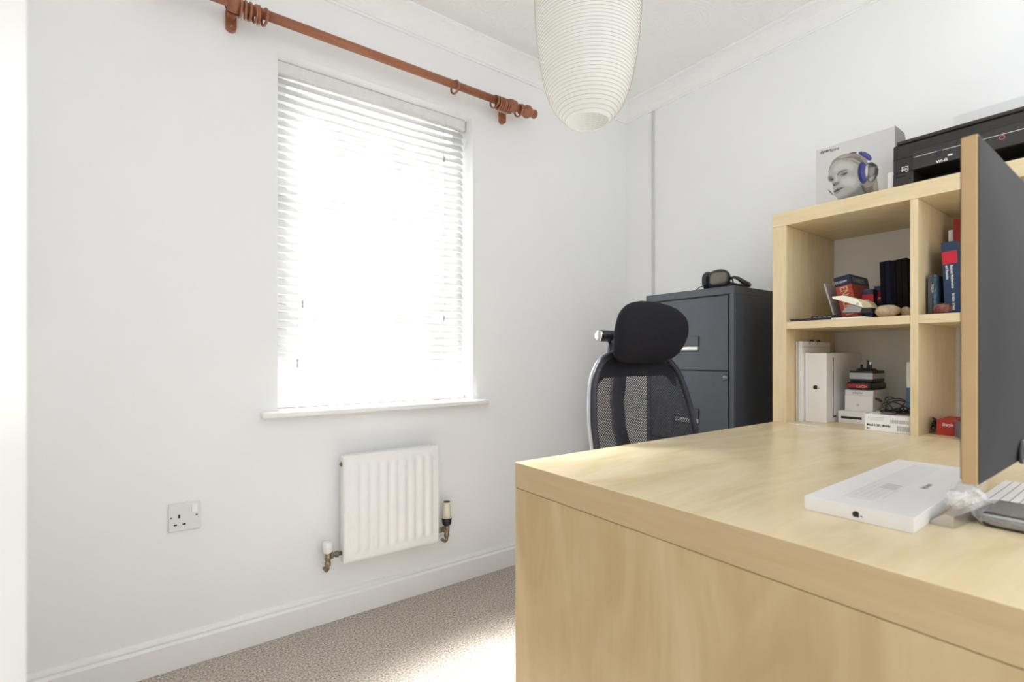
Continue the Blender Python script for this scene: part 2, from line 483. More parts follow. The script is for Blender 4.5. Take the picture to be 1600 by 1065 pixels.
for x in (-hw+13.5, hw-11):
    bm = NB(); add_blob(bm, (x, .15, .75), (.7, .25, .4), 12); obj('rail_button', bm, BTN, t_)
for (x, y, nm, top) in ((694, 247, 'tilt_cord', 1), (694, 497, 'lift_cord', 1), (473, 474, 'tilt_cord', 1), (465, 567, 'lift_cord', 1)):
    U, Z = PV(x, y, BY-1.2)
    lx = U-(BX0+BX1)/2; lz = Z-WZ0
    bm = NB(); add_tube(bm, [(lx, -1.0, lz+1.4), (lx, -.8, zt-5)], .07, 6)
    cd = obj(nm, bm, PVC, t_)
    bm = NB(); add_lathe(bm, [(.15, 1.5), (.32, 1.2), (.42, -.9), (.38, -1.5), (.1, -1.6)], (lx, -1.0, lz), seg=12)
    obj('acorn', bm, mat('acorn_grey', (.42, .42, .42), .5), cd, label='small grey cord weight')

# ------------------------------------------------------------------ curtain pole
PY, PZ = 180.6, 211.3
k_ = lambda x: PV(x, 300, PY)[0]
pole = thing('curtain_pole', 'reddish brown wooden curtain pole above the window', 'curtain pole', (80, YW, PZ))
def L(x): return x-80
bm = NB(); add_tube(bm, [(L(5), PY-YW, 0), (L(k_(814)), PY-YW, 0)], 1.6, 24); obj('rod', bm, MAHOG, pole)
fx = L(k_(813))
bm = NB(); add_lathe(bm, [(1.6, -.5), (2.3, 0), (2.4, .8), (1.7, 1.3), (1.6, 1.7), (2.4, 2.3), (2.9, 3.5), (2.8, 4.6), (2.0, 6.0), (1.3, 6.9), (1.2, 7.3), (1.9, 7.7), (2.0, 8.4), (1.6, 9.0), (.4, 9.2)], (fx, PY-YW, 0), (1, 0, 0), 28)
obj('finial', bm, MAHOG, pole)
fx = L(5)
bm = NB(); add_lathe(bm, [(1.6, -.5), (2.3, 0), (2.4, .8), (1.7, 1.3), (2.4, 2.3), (2.9, 3.5), (2.8, 4.6), (2.0, 6.0), (1.2, 7.3), (2.0, 8.4), (.4, 9.2)], (fx, PY-YW, 0), (-1, 0, 0), 28)
obj('finial', bm, MAHOG, pole)
for bx in (PV(361, 25, 188)[0], 131.6):
    x = L(bx)
    bm = NB()
    out = [(x-1.6, 1.5)]+[(x-1.6*math.cos(q/8*PI), -3.7-1.5*math.sin(q/8*PI)) for q in range(9)]+[(x+1.6, 1.5)]
    add_prism(bm, out, lambda u, v, w: Vector((u, w, v)), 0, -1.6)
    add_lathe(bm, [(1.5, 0), (1.3, 2), (1.5, 4), (2.3, 6.0)], (x, 0, -.2), (0, -1, 0), 20)
    add_lathe(bm, [(1.9, -1.9), (2.6, -1.7), (2.75, 0), (2.6, 1.7), (1.9, 1.9)], (x, PY-YW, 0), (1, 0, 0), 28)
    bk = obj('bracket', bm, MAHOG, pole)
    bm = NB(); add_lathe(bm, [(.62, 0), (.5, .3), (.1, .35)], (x, -1.55, -3.6), (0, -1, 0), 14); obj('screw', bm, BRASS, bk)
def ring(px, tiltd, label, group):
    x = k_(px)
    o = thing('curtain_ring', label, 'curtain ring', (x, PY, PZ-.95), group=group, rot=(0, 0, math.radians(tiltd)))
    bm = NB(); add_torus(bm, (0, 0, 0), (1, 0, 0), 2.55, .42, 32, 10); rg = obj('ring', bm, MAHOG, o)
    bm = NB(); add_torus(bm, (0, 0, -3.35), (0, 1, 0), .38, .09, 14, 6); obj('eyelet', bm, CHROME, rg)
    return o
NTH = ('first', 'second', 'third', 'fourth', 'fifth', 'sixth')
for i, (p, a_) in enumerate(((375.5, 4), (383.5, -3), (390.5, 3), (399, 8), (404.5, -2))):
    ring(p, a_, 'brown wooden curtain ring, %s from the left bracket along the pole' % NTH[i], 'curtain rings bunched by the left bracket')
ring(413.5, 12, 'brown wooden curtain ring, rightmost of those by the left bracket', 'curtain rings on the pole')
ring(711, 10, 'single brown wooden curtain ring hanging alone on the pole', 'curtain rings on the pole')
ring(773, 14, 'brown wooden curtain ring tilted just left of the right bracket bunch', 'curtain rings on the pole')
for i, p in enumerate((779, 782.2, 785.2, 788.2, 791.2, 794)):
    ring(p, (i % 3)*2-2, 'brown wooden curtain ring, %s from the left in the bunch at the right bracket' % NTH[i], 'curtain rings packed at the right bracket')
ring(810.5, 8, 'brown wooden curtain ring at the far right next to the finial', 'curtain rings on the pole')

# ------------------------------------------------------------------ radiator
RX0, RX1, RZ0, RZ1, RY = 56.4, 95.3, 22.3, 61.6, 180.2
W_, H_ = RX1-RX0, RZ1-RZ0
rad = thing('radiator', 'white ribbed panel radiator on the wall under the window', 'radiator', ((RX0+RX1)/2, YW, RZ0))
bm = NB()
nx, nz = 118, 60
def rdepth(x, z):
    m = 0
    e = min(x, W_-x, z, H_-z)
    if e < .45: return .5-(e/.45)*.5
    if 1.2 < e < 1.55: m += .12
    if e < 3.2: return m
    fz = 1/(1+math.exp(-(min(z, H_-z)-3.8)*3))
    px = (x-2.6)/(W_-5.2)*9
    w = px-math.floor(px)
    if 0 <= px < 9:
        s_ = max(0., math.sin(PI*min(1, max(0, (w-.12)/.76))))
        m -= .5*fz*(s_**.8)
    return m
g = [[None]*(nz+1) for _ in range(nx+1)]
for i in range(nx+1):
    for j in range(nz+1):
        x = W_*i/nx; z = H_*j/nz
        g[i][j] = bm.verts.new((x-W_/2, RY-YW+.9+rdepth(x, z), z))
for i in range(nx):
    for j in range(nz):
        f = bm.faces.new((g[i][j], g[i+1][j], g[i+1][j+1], g[i][j+1])); f.smooth = True
obj('front_panel', bm, RADW, rad)
bm = NB(); add_box(bm, -W_/2+.05, W_/2-.05, RY-YW+1.55, -3.2, .1, H_-.15, .5, seg=3); obj('body', bm, RADW, rad)
bm = NB(); add_box(bm, -W_/2+.5, W_/2-.6, RY-YW+2.2, -3.6, H_-.2, H_+.05)
for sx in (-1, 1): add_box(bm, sx*15-1.5, sx*15+1.5, -3.4, 0, 6, H_-6)
obj('wall_mount', bm, RADW, rad)
bm = NB(); add_lathe(bm, [(.9, 0), (.9, .25), (.5, .3), (.45, .7)], (-W_/2+.1, -5.0, H_-3.2), (-1, 0, 0), 14); obj('air_vent_plug', bm, BRASS, rad)
def valve(side):
    x = side*(W_/2)
    y = -5.0
    bm = NB()
    add_tube(bm, [(x, y, 3.5), (x+side*4.2, y, 3.5)], .75, 14)
    add_lathe(bm, [(1.15, 0), (1.15, 1.1)], (x+side*1.2, y, 3.5), (side, 0, 0), 6)
    add_lathe(bm, [(1.25, 0), (1.25, 1.0)], (x+side*3.0, y, 3.5), (side, 0, 0), 6)
    add_lathe(bm, [(.9, -3.6), (1.1, -3.4), (1.1, -2.2), (.8, -2.0), (1.15, -1.2), (1.2, 1.2), (.9, 1.6)], (x+side*4.9, y, 3.5), (0, 0, 1), 16)
    v_ = obj('valve_body', bm, BRASS, rad)
    bm = NB(); add_tube(bm, [(x+side*4.9, y, .4), (x+side*4.9, y, -1.2), (x+side*4.9, y+1.5, -2.4), (x+side*4.9, 0, -2.4)], .65, 12)
    obj('pipe', bm, BRASS, rad)
    bm = NB(); add_lathe(bm, [(1.9, 0), (1.9, .5), (1.3, .8)], (x+side*4.9, 0, -2.4), (0, -1, 0), 18); obj('pipe_collar', bm, PVC, rad)
    return x+side*4.9, y
x, y = valve(-1)
bm = NB(); add_lathe(bm, [(1.2, 0), (1.5, .4), (1.7, 3.6), (1.5, 4.0), (.4, 4.1)], (x, y, 4.6), seg=20); obj('valve_cap', bm, PVC, rad)
x, y = valve(1)
bm = NB(); add_lathe(bm, [(1.6, 0), (1.9, .5), (2.1, 2.6), (1.9, 2.9)], (x, y, 5.2), seg=24); tr_ = obj('thermostat_collar', bm, NAVY, rad)
bm = NB(); add_lathe(bm, [(2.0, 0), (1.7, 1.6), (1.55, 6.2), (1.35, 6.6)], (x, y, 8.1), seg=24); hd = obj('thermostat_head', bm, CREAM, rad)
bm = NB(); add_lathe(bm, [(1.35, 0), (1.3, .35), (.3, .4)], (x, y, 14.6), seg=24); obj('end_cap', bm, DARK, hd)

# ------------------------------------------------------------------ wall socket
so = thing('wall_socket', 'grey-white single switched wall socket left of the radiator', 'socket', (8.45, YW, 47.2))
bm = NB(); add_box(bm, -4.3, 4.3, -.9, 0, -4.4, 4.4, .3, seg=3); pl = obj('face_plate', bm, SOCK, so)
bm = NB(); add_box(bm, 1.9, 3.5, -1.3, -.85, 1.0, 3.6, .1); obj('rocker_switch', bm, PVC, so)
bm = NB(); add_box(bm, -1.75, -1.2, -.93, -.8, -.2, .9); add_box(bm, -2.9, -2.0, -.93, -.8, -2.5, -2.05); add_box(bm, -.6, .3, -.93, -.8, -2.5, -2.05)
obj('pin_holes', bm, DARK2, so)
SCR = mat('screw_pinkish', (.25, .16, .15), .5)
for sx in (-3.55, 3.2):
    bm = NB(); add_lathe(bm, [(.32, 0), (.3, .12)], (sx, -.88, .1), (0, -1, 0), 12); obj('screw', bm, SCR, so)

# ------------------------------------------------------------------ paper lantern
la = thing('pendant_lantern', 'tall white ribbed paper lantern hanging from the ceiling', 'ceiling lamp', (94.7, 95.4, H))
prof = [(161.2, 5.5), (163, 7.7), (165.4, 9.5), (169, 11.0), (172.5, 12.0), (178, 13.0), (183, 13.7), (190, 14.2), (198, 14.5), (206, 14.2), (213, 12.8), (219, 10.2), (223, 7.0), (225, 5.5)]
def pr(z):
    for (z0, r0), (z1, r1) in zip(prof, prof[1:]):
        if z0 <= z <= z1:
            q = (z-z0)/(z1-z0); return r0+(r1-r0)*q
    return prof[-1][1]
def prs(z): return (pr(max(161.2, z-1))+2*pr(z)+pr(min(225, z+1)))/4
bm = NB(); pts = []
nr = 78; step = (225-161.2)/nr
for i in range(nr*3+1):
    z = 161.2+i*step/3
    pts.append((prs(z)-(.10 if i % 3 else 0), z-H))
add_lathe(bm, pts, seg=64, cap=False)
obj('paper_shade', bm, PAPER, la)
bm = NB(); pts = []
for i in range(nr*36+1):
    z = 161.2+i*step/36; an = 2*PI*i/36
    pts.append(((prs(z)+.03)*math.cos(an), (prs(z)+.03)*math.sin(an), z-H))
add_tube(bm, pts, .055, 4)
obj('wire_rib', bm, RIBW, la)
bm = NB(); add_torus(bm, (0, 0, 161.1-H), (0, 0, 1), 5.55, .16, 40, 8); obj('bottom_rim', bm, PVC, la)
bm = NB(); add_torus(bm, (0, 0, 225-H), (0, 0, 1), 5.55, .16, 40, 8)
for q in (0, PI): add_tube(bm, [(5.5*math.cos(q), 5.5*math.sin(q), 225-H), (2*math.cos(q), 2*math.sin(q), 222-H)], .1, 6)
obj('top_rim', bm, PVC, la)
bm = NB(); add_tube(bm, [(0, 0, -1), (0, 0, 222-H)], .3, 10); obj('cord', bm, PVC, la)
bm = NB(); add_lathe(bm, [(4.5, 0), (4.3, -1.2), (2.5, -2.2), (.6, -2.6)], seg=28); obj('ceiling_rose', bm, PVC, la)
bm = NB(); add_lathe(bm, [(1.6, 222.5-H), (2.1, 221-H), (2.1, 216-H), (1.8, 215.5-H)], seg=20); lh = obj('lamp_holder', bm, PVC, la)
bm = NB(); add_lathe(bm, [(1.3, 215.5-H), (2, 212-H), (3, 208.5-H), (2.9, 206-H), (1.8, 203.6-H), (.2, 203-H)], seg=20); obj('bulb', bm, PVC, lh)

# ------------------------------------------------------------------ filing cabinet
CX, CY0, CY1, CZ = 173.5, 99.0, 139.0, 124.3
ca = thing('filing_cabinet', 'tall charcoal grey steel filing cabinet behind the office chair', 'filing cabinet', (CX, (CY0+CY1)/2, 0))
hwid = (CY1-CY0)/2
bm = NB(); add_box(bm, .9, 43.5, -hwid, hwid, 3, CZ, .25); add_box(bm, 2, 43, -hwid+1, hwid-1, 0, 3)
add_box(bm, 0, 1, -hwid, -hwid+1.9, 3, CZ, .2); add_box(bm, 0, 1, hwid-1.9, hwid, 3, CZ, .2); add_box(bm, 0, 1, -hwid+1.9, hwid-1.9, CZ-3.0, CZ, .2)
add_box(bm, -.12, 43.6, -hwid-.12, hwid+.12, CZ-2.9, CZ+.05, .25)
obj('carcass', bm, CABM, ca)
bm = NB(); add_box(bm, .6, .95, -hwid+1.9, hwid-1.9, 6.6, CZ-2.9); obj('drawer_gap', bm, CABD, ca)
hy0 = PU(1093, 536, CX)[0]-(CY0+CY1)/2
zt_ = CZ-3.4
for dno in range(4):
    z1 = zt_-dno*28.6; z0 = z1-28.0
    hy = -abs(hy0); hh = [z1-8.5-5.6, z1-8.5]
    hz1 = PU(1093, 524, CX)[1]-(CZ-3.4)+z1; hz0 = PU(1093, 549.5, CX)[1]-(CZ-3.4)+z1
    bm = NB()
    y0, y1 = -hwid+2.4, hwid-2.4
    add_box(bm, .05, .9, y0, y1, z0, hz0, .0); add_box(bm, .05, .9, y0, y1, hz1, z1)
    add_box(bm, .05, .9, y0, hy, hz0, hz1); add_box(bm, .05, .9, -hy, y1, hz0, hz1)
    dr = obj('drawer', bm, CABM, ca)
    bm = NB(); add_box(bm, .55, .85, hy, -hy, hz0, hz1); obj('handle_recess', bm, CABM, dr)
    bm = NB(); add_box(bm, -.1, .3, hy+.5, -hy-.5, hz0+2.4, hz1-.3, .1)
    obj('label_holder', bm, CABM, dr)
    bm = NB(); add_box(bm, -.5, .5, hy+.4, -hy-.4, hz0+.35, hz0+2.3, .45, seg=3); obj('handle', bm, mat('brushed_steel', (.42, .42, .40), .28, 1.), dr, label='chrome drawer handle')
    if dno == 1:
        y_, z_ = PU(1133, 590, CX)
        bm = NB(); add_lathe(bm, [(1.2, 0), (1.2, .5), (.9, .8), (.8, 1.1), (.1, 1.1)], (0.05, y_-(CY0+CY1)/2, z_), (-1, 0, 0), 20)
        obj('lock', bm, mat('lock_grey', (.16, .17, .19), .35, .6), dr)

# headphones on the cabinet
hp = thing('headphones', 'black over-ear headphones lying on top of the filing cabinet', 'headphones', (180, 108, CZ+.05))
def yz(x, y, U=180):
    a_, b_ = PU(x, y, U); return a_-108, b_-CZ-.05
bm = NB()
yc, zc = yz(1124, 436)
add_blob(bm, (-.5, yc, 3.9), (2.4, 4.7, 3.9), 28, pw=.85); cup = obj('ear_cup', bm, DARK, hp)
bm = NB(); add_blob(bm, (-1.9, yc-.9, 3.9), (1.5, 3.5, 2.5), 24, pw=.6); obj('cup_plate', bm, TAUPE, cup, label='taupe oval outer plate')
bm = NB(); add_blob(bm, (1.0, yc+5.1, 3.9), (3.9, 1.7, 3.8), 24, pw=.8); cup2 = obj('ear_cup', bm, DARK, hp)
bm = NB(); add_torus(bm, (.6, yc+3.6, 3.7), (0.1, 1, 0), 2.6, .9, 24, 10); obj('ear_cushion', bm, BLACKFAB, hp)
yb, _ = yz(1160, 445)
bm = NB()
arc = [(0, yc-4.0, 3.6), (-.4, yc-6.2, 4.0), (-.3, yb+1.6, 3.4), (.6, yb, 1.9), (2.6, yb-.4, 1.2), (5.6, yb+.6, 1.3), (8.2, yb+3.5, 1.6), (8.8, yc-1, 2.2), (6.5, yc+3.2, 3.1), (3.2, yc+5.0, 3.6)]
add_tube(bm, arc, [.5, .55, .7, .9, 1.0, 1.0, .9, .8, .6, .5], 12); obj('headband', bm, DARK, hp)
bm = NB(); add_tube(bm, [(-.9, yc-4.2, 2.2), (-.9, yc-6.2, 1.6), (-.5, yb+1.5, 1.0)], .35, 8)
add_tube(bm, [(-.9, yc-5.6, 4.2), (-.9, yc-6.4, 1.2)], .3, 8); obj('yoke', bm, DARK, hp)
bm = NB(); add_tube(bm, [(-1, yc+6.2, 2.0), (-2, yc+7.2, 1.6), (-3, yc+8.4, .3), (-2, yc+9.5, .2), (0, yc+7.6, .25), (3, yc+7, .25)], .17, 8); obj('cable', bm, CABLE, hp)

# ------------------------------------------------------------------ desk
DX0, DX1, DY0, DY1, DZ, DT = 63.6, 177.6, 7.2, 86.2, 75.2, 5.45
de = thing('desk', 'large birch veneer desk with a solid end panel joined to the shelf unit', 'desk', ((DX0+DX1)/2, (DY0+DY1)/2, 0))
lx, ly = (DX1-DX0)/2, (DY1-DY0)/2
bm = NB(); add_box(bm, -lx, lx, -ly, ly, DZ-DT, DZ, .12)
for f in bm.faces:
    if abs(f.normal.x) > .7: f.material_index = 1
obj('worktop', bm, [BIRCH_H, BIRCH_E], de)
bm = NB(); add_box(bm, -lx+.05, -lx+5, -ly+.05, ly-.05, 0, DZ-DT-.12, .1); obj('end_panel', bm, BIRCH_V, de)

# ------------------------------------------------------------------ bookcase 2 x 4
SX0, SX1, SY0, SY1, SZ = 177.7, 216.8, 6.9, 87.1, 148.2
bk = thing('bookcase', 'birch veneer cube shelf unit standing at the end of the desk', 'bookcase', (SX0, (SY0+SY1)/2, 0))
cy = (SY0+SY1)/2
D_ = SX1-SX0
def bpart(name, y0, y1, z0, z1, m, x0=0.):
    bm = NB(); add_box(bm, x0, D_, y0-cy, y1-cy, z0, z1, .08); return obj(name, bm, m, bk)
bpart('side_panel', SY1-4.7, SY1, 0, SZ-4.7, BIRCH_U); bpart('side_panel', SY0, SY0+4.7, 0, SZ-4.7, BIRCH_U)
bpart('top_panel', SY0, SY1, SZ-4.65, SZ, BIRCH_S)
bpart('bottom_panel', SY0+4.7, SY1-4.7, 0, 4.6, BIRCH_S)
bpart('divider', 45.95, 47.8, 4.6, SZ-4.7, BIRCH_U, .05)
for z in (39.2, 75.2, 110.05):
    th = 2.5 if z > 100 else 2.2
    bpart('shelf_board', 47.85, SY1-4.75, z-th, z, BIRCH_S, .1); bpart('shelf_board', SY0+4.75, 45.9, z-th, z, BIRCH_S, .1)

# ------------------------------------------------------------------ on top of the bookcase
TZ = SZ+.02
# headphone box with the grey portrait
U0 = 187
yl, zl = PU(1275, 233, U0); yr, zr = PU(1399, 198, U0)
bxh = (zl+zr)/2-TZ
hb = thing('headphone_box', 'light grey headphone box with a portrait print, on top of the shelf unit', 'box', (U0, (yl+yr)/2, TZ))
cyb = (yl+yr)/2; hwb = (yl-yr)/2
bm = NB()
add_prism(bm, [(0, 0), (9.3, 0), (9.3, bxh-1.6), (8.6, bxh-.5), (7.9, bxh-.1), (.2, bxh), (0, bxh-.2)], lambda u, v, w: Vector((u, w, v)), -hwb, hwb)
bmesh.ops.recalc_face_normals(bm, faces=bm.faces)
bm.normal_update()
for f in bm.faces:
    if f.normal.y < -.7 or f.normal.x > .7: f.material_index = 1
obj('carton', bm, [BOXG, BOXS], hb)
# the print, traced in the plane of the front
def zp(x, y):     # coordinates inside the enlarged crop -> (y, z) on the box front
    a_, b_ = PU(1260+x/8.194, 190+y/8.194, U0); return a_-cyb, b_-TZ
def shape(name, polys, par, lay0=0):
    bm = NB(); mats = []
    for i, (m, P) in enumerate(polys):
        if m not in mats: mats.append(m)
        w = -.012*(i+1)-lay0
        q = [zp(*p) for p in P]
        q = [(a_, max(.05, b_)) for a_, b_ in q]
        add_prism(bm, q, lambda u, v, w: Vector((w, u, v)), w, w+.01, mats.index(m))
    return obj(name, bm, mats, par)
def ell(cx, cy_, rx, ry, rot=0, n=28, a0=0, a1=360):
    r_ = math.radians(rot); o = []
    for i in range(n):
        a = math.radians(a0+(a1-a0)*i/(n if a1-a0 == 360 else n-1))
        x, y = rx*math.cos(a), ry*math.sin(a)
        o.append((cx+x*math.cos(r_)-y*math.sin(r_), cy_+x*math.sin(r_)+y*math.cos(r_)))
    return o
face = [(290, 640), (320, 560), (370, 510), (450, 490), (560, 495), (640, 540), (680, 600), (700, 700), (700, 800), (740, 830), (760, 880), (790, 960), (800, 1040), (560, 1060), (420, 1060), (395, 978), (360, 945), (345, 920), (350, 880), (335, 850), (345, 820), (320, 775), (285, 760), (275, 720), (280, 690)]
hairp = [(280, 650), (300, 570), (340, 495), (400, 450), (480, 415), (570, 405), (650, 405), (720, 440), (780, 490), (850, 560), (900, 700), (915, 800), (925, 880), (900, 990), (820, 1040), (790, 960), (750, 860), (700, 790), (690, 600), (640, 545), (560, 500), (450, 488), (370, 510), (320, 570), (300, 640), (288, 655)]
BGC = (.60, .59, .585)
L_ = [  # colour, softness (zoom px), opacity, outline
 ((.27, .245, .205), 5, 1, hairp),
 ((.15, .13, .10), 10, .8, [(440, 470), (560, 440), (680, 455), (740, 520), (700, 560), (620, 505), (540, 470)]),
 ((.40, .37, .31), 7, .7, [(400, 455), (520, 420), (640, 425), (560, 440), (450, 475)]),
 ((.44, .41, .35), 5, .6, [(470, 470), (600, 465), (690, 520), (690, 545), (600, 495), (480, 480)]),
 ((.38, .37, .355), 4, 1, face),
 ((.50, .49, .475), 26, .9, [(370, 560), (430, 520), (540, 520), (610, 560), (590, 620), (500, 610), (430, 620), (380, 650), (340, 640)]),
 ((.54, .53, .515), 34, .9, [(450, 730), (540, 700), (620, 720), (640, 770), (590, 830), (500, 820), (440, 790)]),
 ((.50, .49, .47), 14, .9, [(365, 690), (390, 680), (400, 740), (390, 770), (360, 765)]),
 ((.13, .12, .115), 16, .85, [(283, 705), (315, 695), (345, 720), (350, 745), (325, 770), (298, 765), (282, 735)]),
 ((.035, .03, .03), 4, 1, [(300, 742), (345, 730), (348, 744), (320, 756)]),
 ((.10, .09, .085), 8, .9, [(392, 682), (415, 645), (465, 618), (520, 610), (525, 618), (470, 634), (425, 662), (405, 694)]),
 ((.17, .16, .155), 14, .8, [(425, 680), (465, 645), (520, 635), (535, 652), (500, 690), (450, 700)]),
 ((.03, .025, .025), 4, 1, [(458, 678), (492, 658), (528, 650), (512, 668), (478, 684)]),
 ((.16, .15, .145), 12, .9, [(338, 792), (372, 775), (418, 770), (422, 792), (380, 822), (345, 826)]),
 ((.04, .035, .035), 5, 1, [(342, 800), (366, 806), (366, 822), (344, 820)]),
 ((.17, .155, .15), 6, .95, [(346, 888), (395, 852), (440, 840), (486, 838), (440, 862), (385, 900), (352, 906)]),
 ((.03, .025, .025), 4, 1, [(350, 896), (400, 868), (480, 842), (425, 876), (365, 906)]),
 ((.24, .22, .215), 7, .95, [(360, 912), (400, 890), (440, 878), (430, 900), (385, 924), (364, 926)]),
 ((.15, .14, .135), 34, .85, [(420, 990), (520, 940), (620, 880), (700, 810), (745, 850), (780, 940), (800, 1060), (560, 1070), (420, 1060)]),
 ((.06, .055, .05), 14, .9, [(690, 790), (740, 830), (775, 890), (800, 950), (770, 960), (725, 890)]),
 ((.10, .095, .09), 6, .9, [(276, 865), (300, 880), (330, 915), (356, 948), (330, 936), (292, 902)]),
 ((.16, .14, .11), 8, .95, [(740, 850), (800, 840), (870, 800), (905, 800), (920, 880), (900, 960), (820, 1000), (780, 930)]),
 ((.36, .34, .27), 8, .8, [(850, 830), (885, 760), (905, 800), (918, 870), (890, 900), (865, 880)]),
 ((.02, .02, .02), 3, 1, [(535, 410), (590, 392), (650, 388), (650, 404), (600, 406), (560, 412)]),
 ((.75, .75, .73), 3, 1, [(640, 392), (662, 390), (664, 412), (645, 410)]),
 ((.035, .04, .18), 4, 1, [(660, 395), (700, 380), (760, 390), (810, 420), (838, 465), (825, 500), (790, 495), (745, 460), (690, 425)]),
 ((.10, .12, .40), 12, .8, [(700, 392), (750, 398), (800, 430), (820, 465), (800, 470), (750, 430)]),
 ((.70, .70, .70), 3, 1, [(778, 500), (803, 497), (812, 520), (786, 526)]),
 ((.03, .035, .16), 5, 1, ell(722, 655, 66, 140, -3)),
 ((.015, .015, .07), 8, .8, ell(700, 665, 30, 105, -3)),
 ((.05, .06, .26), 8, 1, ell(745, 650, 48, 115, -3)),
 ((.12, .11, .11), 4, 1, [(778, 530), (840, 515), (900, 550), (925, 610), (915, 680), (870, 760), (815, 780), (770, 755), (748, 690), (748, 600)]),
 ((.62, .62, .64), 10, .9, [(762, 570), (785, 548), (790, 620), (782, 690), (764, 705), (752, 640)]),
 ((.30, .28, .26), 14, .9, [(810, 590), (880, 575), (860, 660), (820, 720), (800, 660)]),
 ((.02, .02, .02), 8, .95, [(800, 545), (850, 530), (905, 570), (880, 575), (830, 570)]),
 ((.03, .028, .028), 8, .95, [(885, 580), (922, 612), (912, 680), (872, 745), (880, 660)]),
 ((.45, .44, .43), 10, .8, [(800, 730), (850, 700), (875, 690), (840, 755), (812, 765)]),
]
import numpy as np
gx = np.arange(268, 936, 5.0); gy = np.arange(376, 1066, 5.0)
X_, Y_ = np.meshgrid(gx, gy, indexing='ij')
col = np.zeros(X_.shape+(3,)); col[:] = BGC
al = np.zeros(X_.shape)
for c_, soft, op, P in L_:
    P = np.array(P, float); inside = np.zeros(X_.shape, bool); dist = np.full(X_.shape, 1e9)
    for (x0, y0), (x1, y1) in zip(P, np.roll(P, -1, 0)):
        if y0 != y1: inside ^= ((y0 > Y_) != (y1 > Y_)) & (X_ < (x1-x0)*(Y_-y0)/(y1-y0)+x0)
        dx, dy = x1-x0, y1-y0; q = np.clip(((X_-x0)*dx+(Y_-y0)*dy)/max(dx*dx+dy*dy, 1e-6), 0, 1)
        dist = np.minimum(dist, np.hypot(X_-x0-q*dx, Y_-y0-q*dy))
    sdv = np.where(inside, dist, -dist)
    m_ = np.clip(.5+sdv/(2*soft), 0, 1); m_ = m_*m_*(3-2*m_)*op
    col = col*(1-m_[..., None])+np.array(c_)*m_[..., None]; al = np.maximum(al, m_)
# fine strands in the hair and the gradient of the print
bm = NB(); cl = bm.verts.layers.float_color.new('print')
V_ = {}
for i in range(X_.shape[0]):
    for j in range(X_.shape[1]):
        if al[max(0, i-1):i+2, max(0, j-1):j+2].max() < .03: continue
        a_, b_ = zp(X_[i, j], Y_[i, j])
        if b_ < .02: continue
        v_ = bm.verts.new((-.02, a_, b_)); v_[cl] = (*col[i, j], 1); V_[i, j] = v_
for (i, j) in list(V_):
    q = [(i, j), (i+1, j), (i+1, j+1), (i, j+1)]
    if all(k in V_ for k in q): bm.faces.new([V_[k] for k in q])
r_ = bmesh.ops.extrude_face_region(bm, geom=list(bm.faces))
for v_ in r_['geom']:
    if isinstance(v_, bmesh.types.BMVert): v_.co.x = -.005
PRM, _t, _b = nt('portrait_print_ink'); _b.inputs['Roughness'].default_value = .55
_a = _t.nodes.new('ShaderNodeAttribute'); _a.attribute_name = 'print'; _t.links.new(_a.outputs['Color'], _b.inputs['Base Color'])
obj('portrait_print', bm, PRM, hb)
y_, z_ = zp(178, 415); text('lettering', 'dyson', 1.5, INK, hb, (-.06, y_, z_), ROT_NX, .92, .03)
y_, z_ = zp(318, 384); text('lettering', 'zone', 1.5, BLUEP, hb, (-.06, y_, z_), ROT_NX, .85)

# printer
px0 = 178.4
yl, zt1 = PU(1394, 224, px0)
yr = yl-42.5
cyp = (yl+yr)/2; hwp = 21.25
ph = zt1-TZ
pr_ = thing('printer', 'black inkjet printer on top of the shelf unit', 'printer', (px0, cyp, TZ))
def pp(x, y, U=px0): a_, b_ = PU(x, y, U); return a_-cyp, b_-TZ
bm = NB()
# body with an open tray slot
ys, zs = pp(1426, 285); _, zb = pp(1426, 268)
add_box(bm, .6, 29, -hwp, hwp, 4.0, ph-.9, .5, seg=3)
add_box(bm, .6, 29, ys, hwp, 0, 4.2, .3); add_box(bm, .6, 29, -hwp, -ys, 0, 4.2, .3); add_box(bm, 12, 29, ys-.5, -ys+.5, 0, 4.1)
obj('body', bm, PRN, pr_)
bm = NB(); add_box(bm, .1, 29.2, -hwp+.3, hwp-1.0, ph-1.0, ph, .35, seg=3); obj('scanner_lid', bm, PRN, pr_)
bm = NB(); add_box(bm, .9, 12, -ys+.3, ys-.3, 0.02, .5); obj('paper_tray', bm, DARK, pr_)
yA, zA = pp(1426, 236); yB, zB = pp(1426, 266)
bm = NB(); add_box(bm, -.25, .8, -yA, yA, 3.9, zA, .3, seg=3); pn = obj('control_panel', bm, PRNG, pr_)
bm = NB(); y0, z0 = pp(1428, 243.8); add_box(bm, -.32, -.2, -y0+1, y0, z0-.55, z0-.38); obj('silver_line', bm, CHROME, pn)
y0, z0 = pp(1468.5, 239.5)
bm = NB(); add_box(bm, -.36, -.2, y0-.75, y0+.75, z0-.75, z0+.75, .1); obj('button', bm, mat('button_blue_black', (.02, .022, .035), .2), pn)
y0, z0 = pp(1485, 242); bm = NB(); add_box(bm, -.36, -.2, y0-.5, y0+.5, z0-.25, z0+.25, .1); obj('button', bm, INKW, pn)
y0, z0 = pp(1566, 215); bm = NB(); add_torus(bm, (-.28, y0, z0), (1, 0, 0), .5, .1, 16, 6); obj('button', bm, mat('button_red_ring', (.5, .15, .1), .4), pn)
y0, z0 = pp(1463, 255.5); text('lettering', 'Wi-Fi', 1.1, INKW, pn, (-.27, y0, z0), ROT_NX, 1., .03)
bm = NB(); y0, z0 = pp(1413, 263.5)
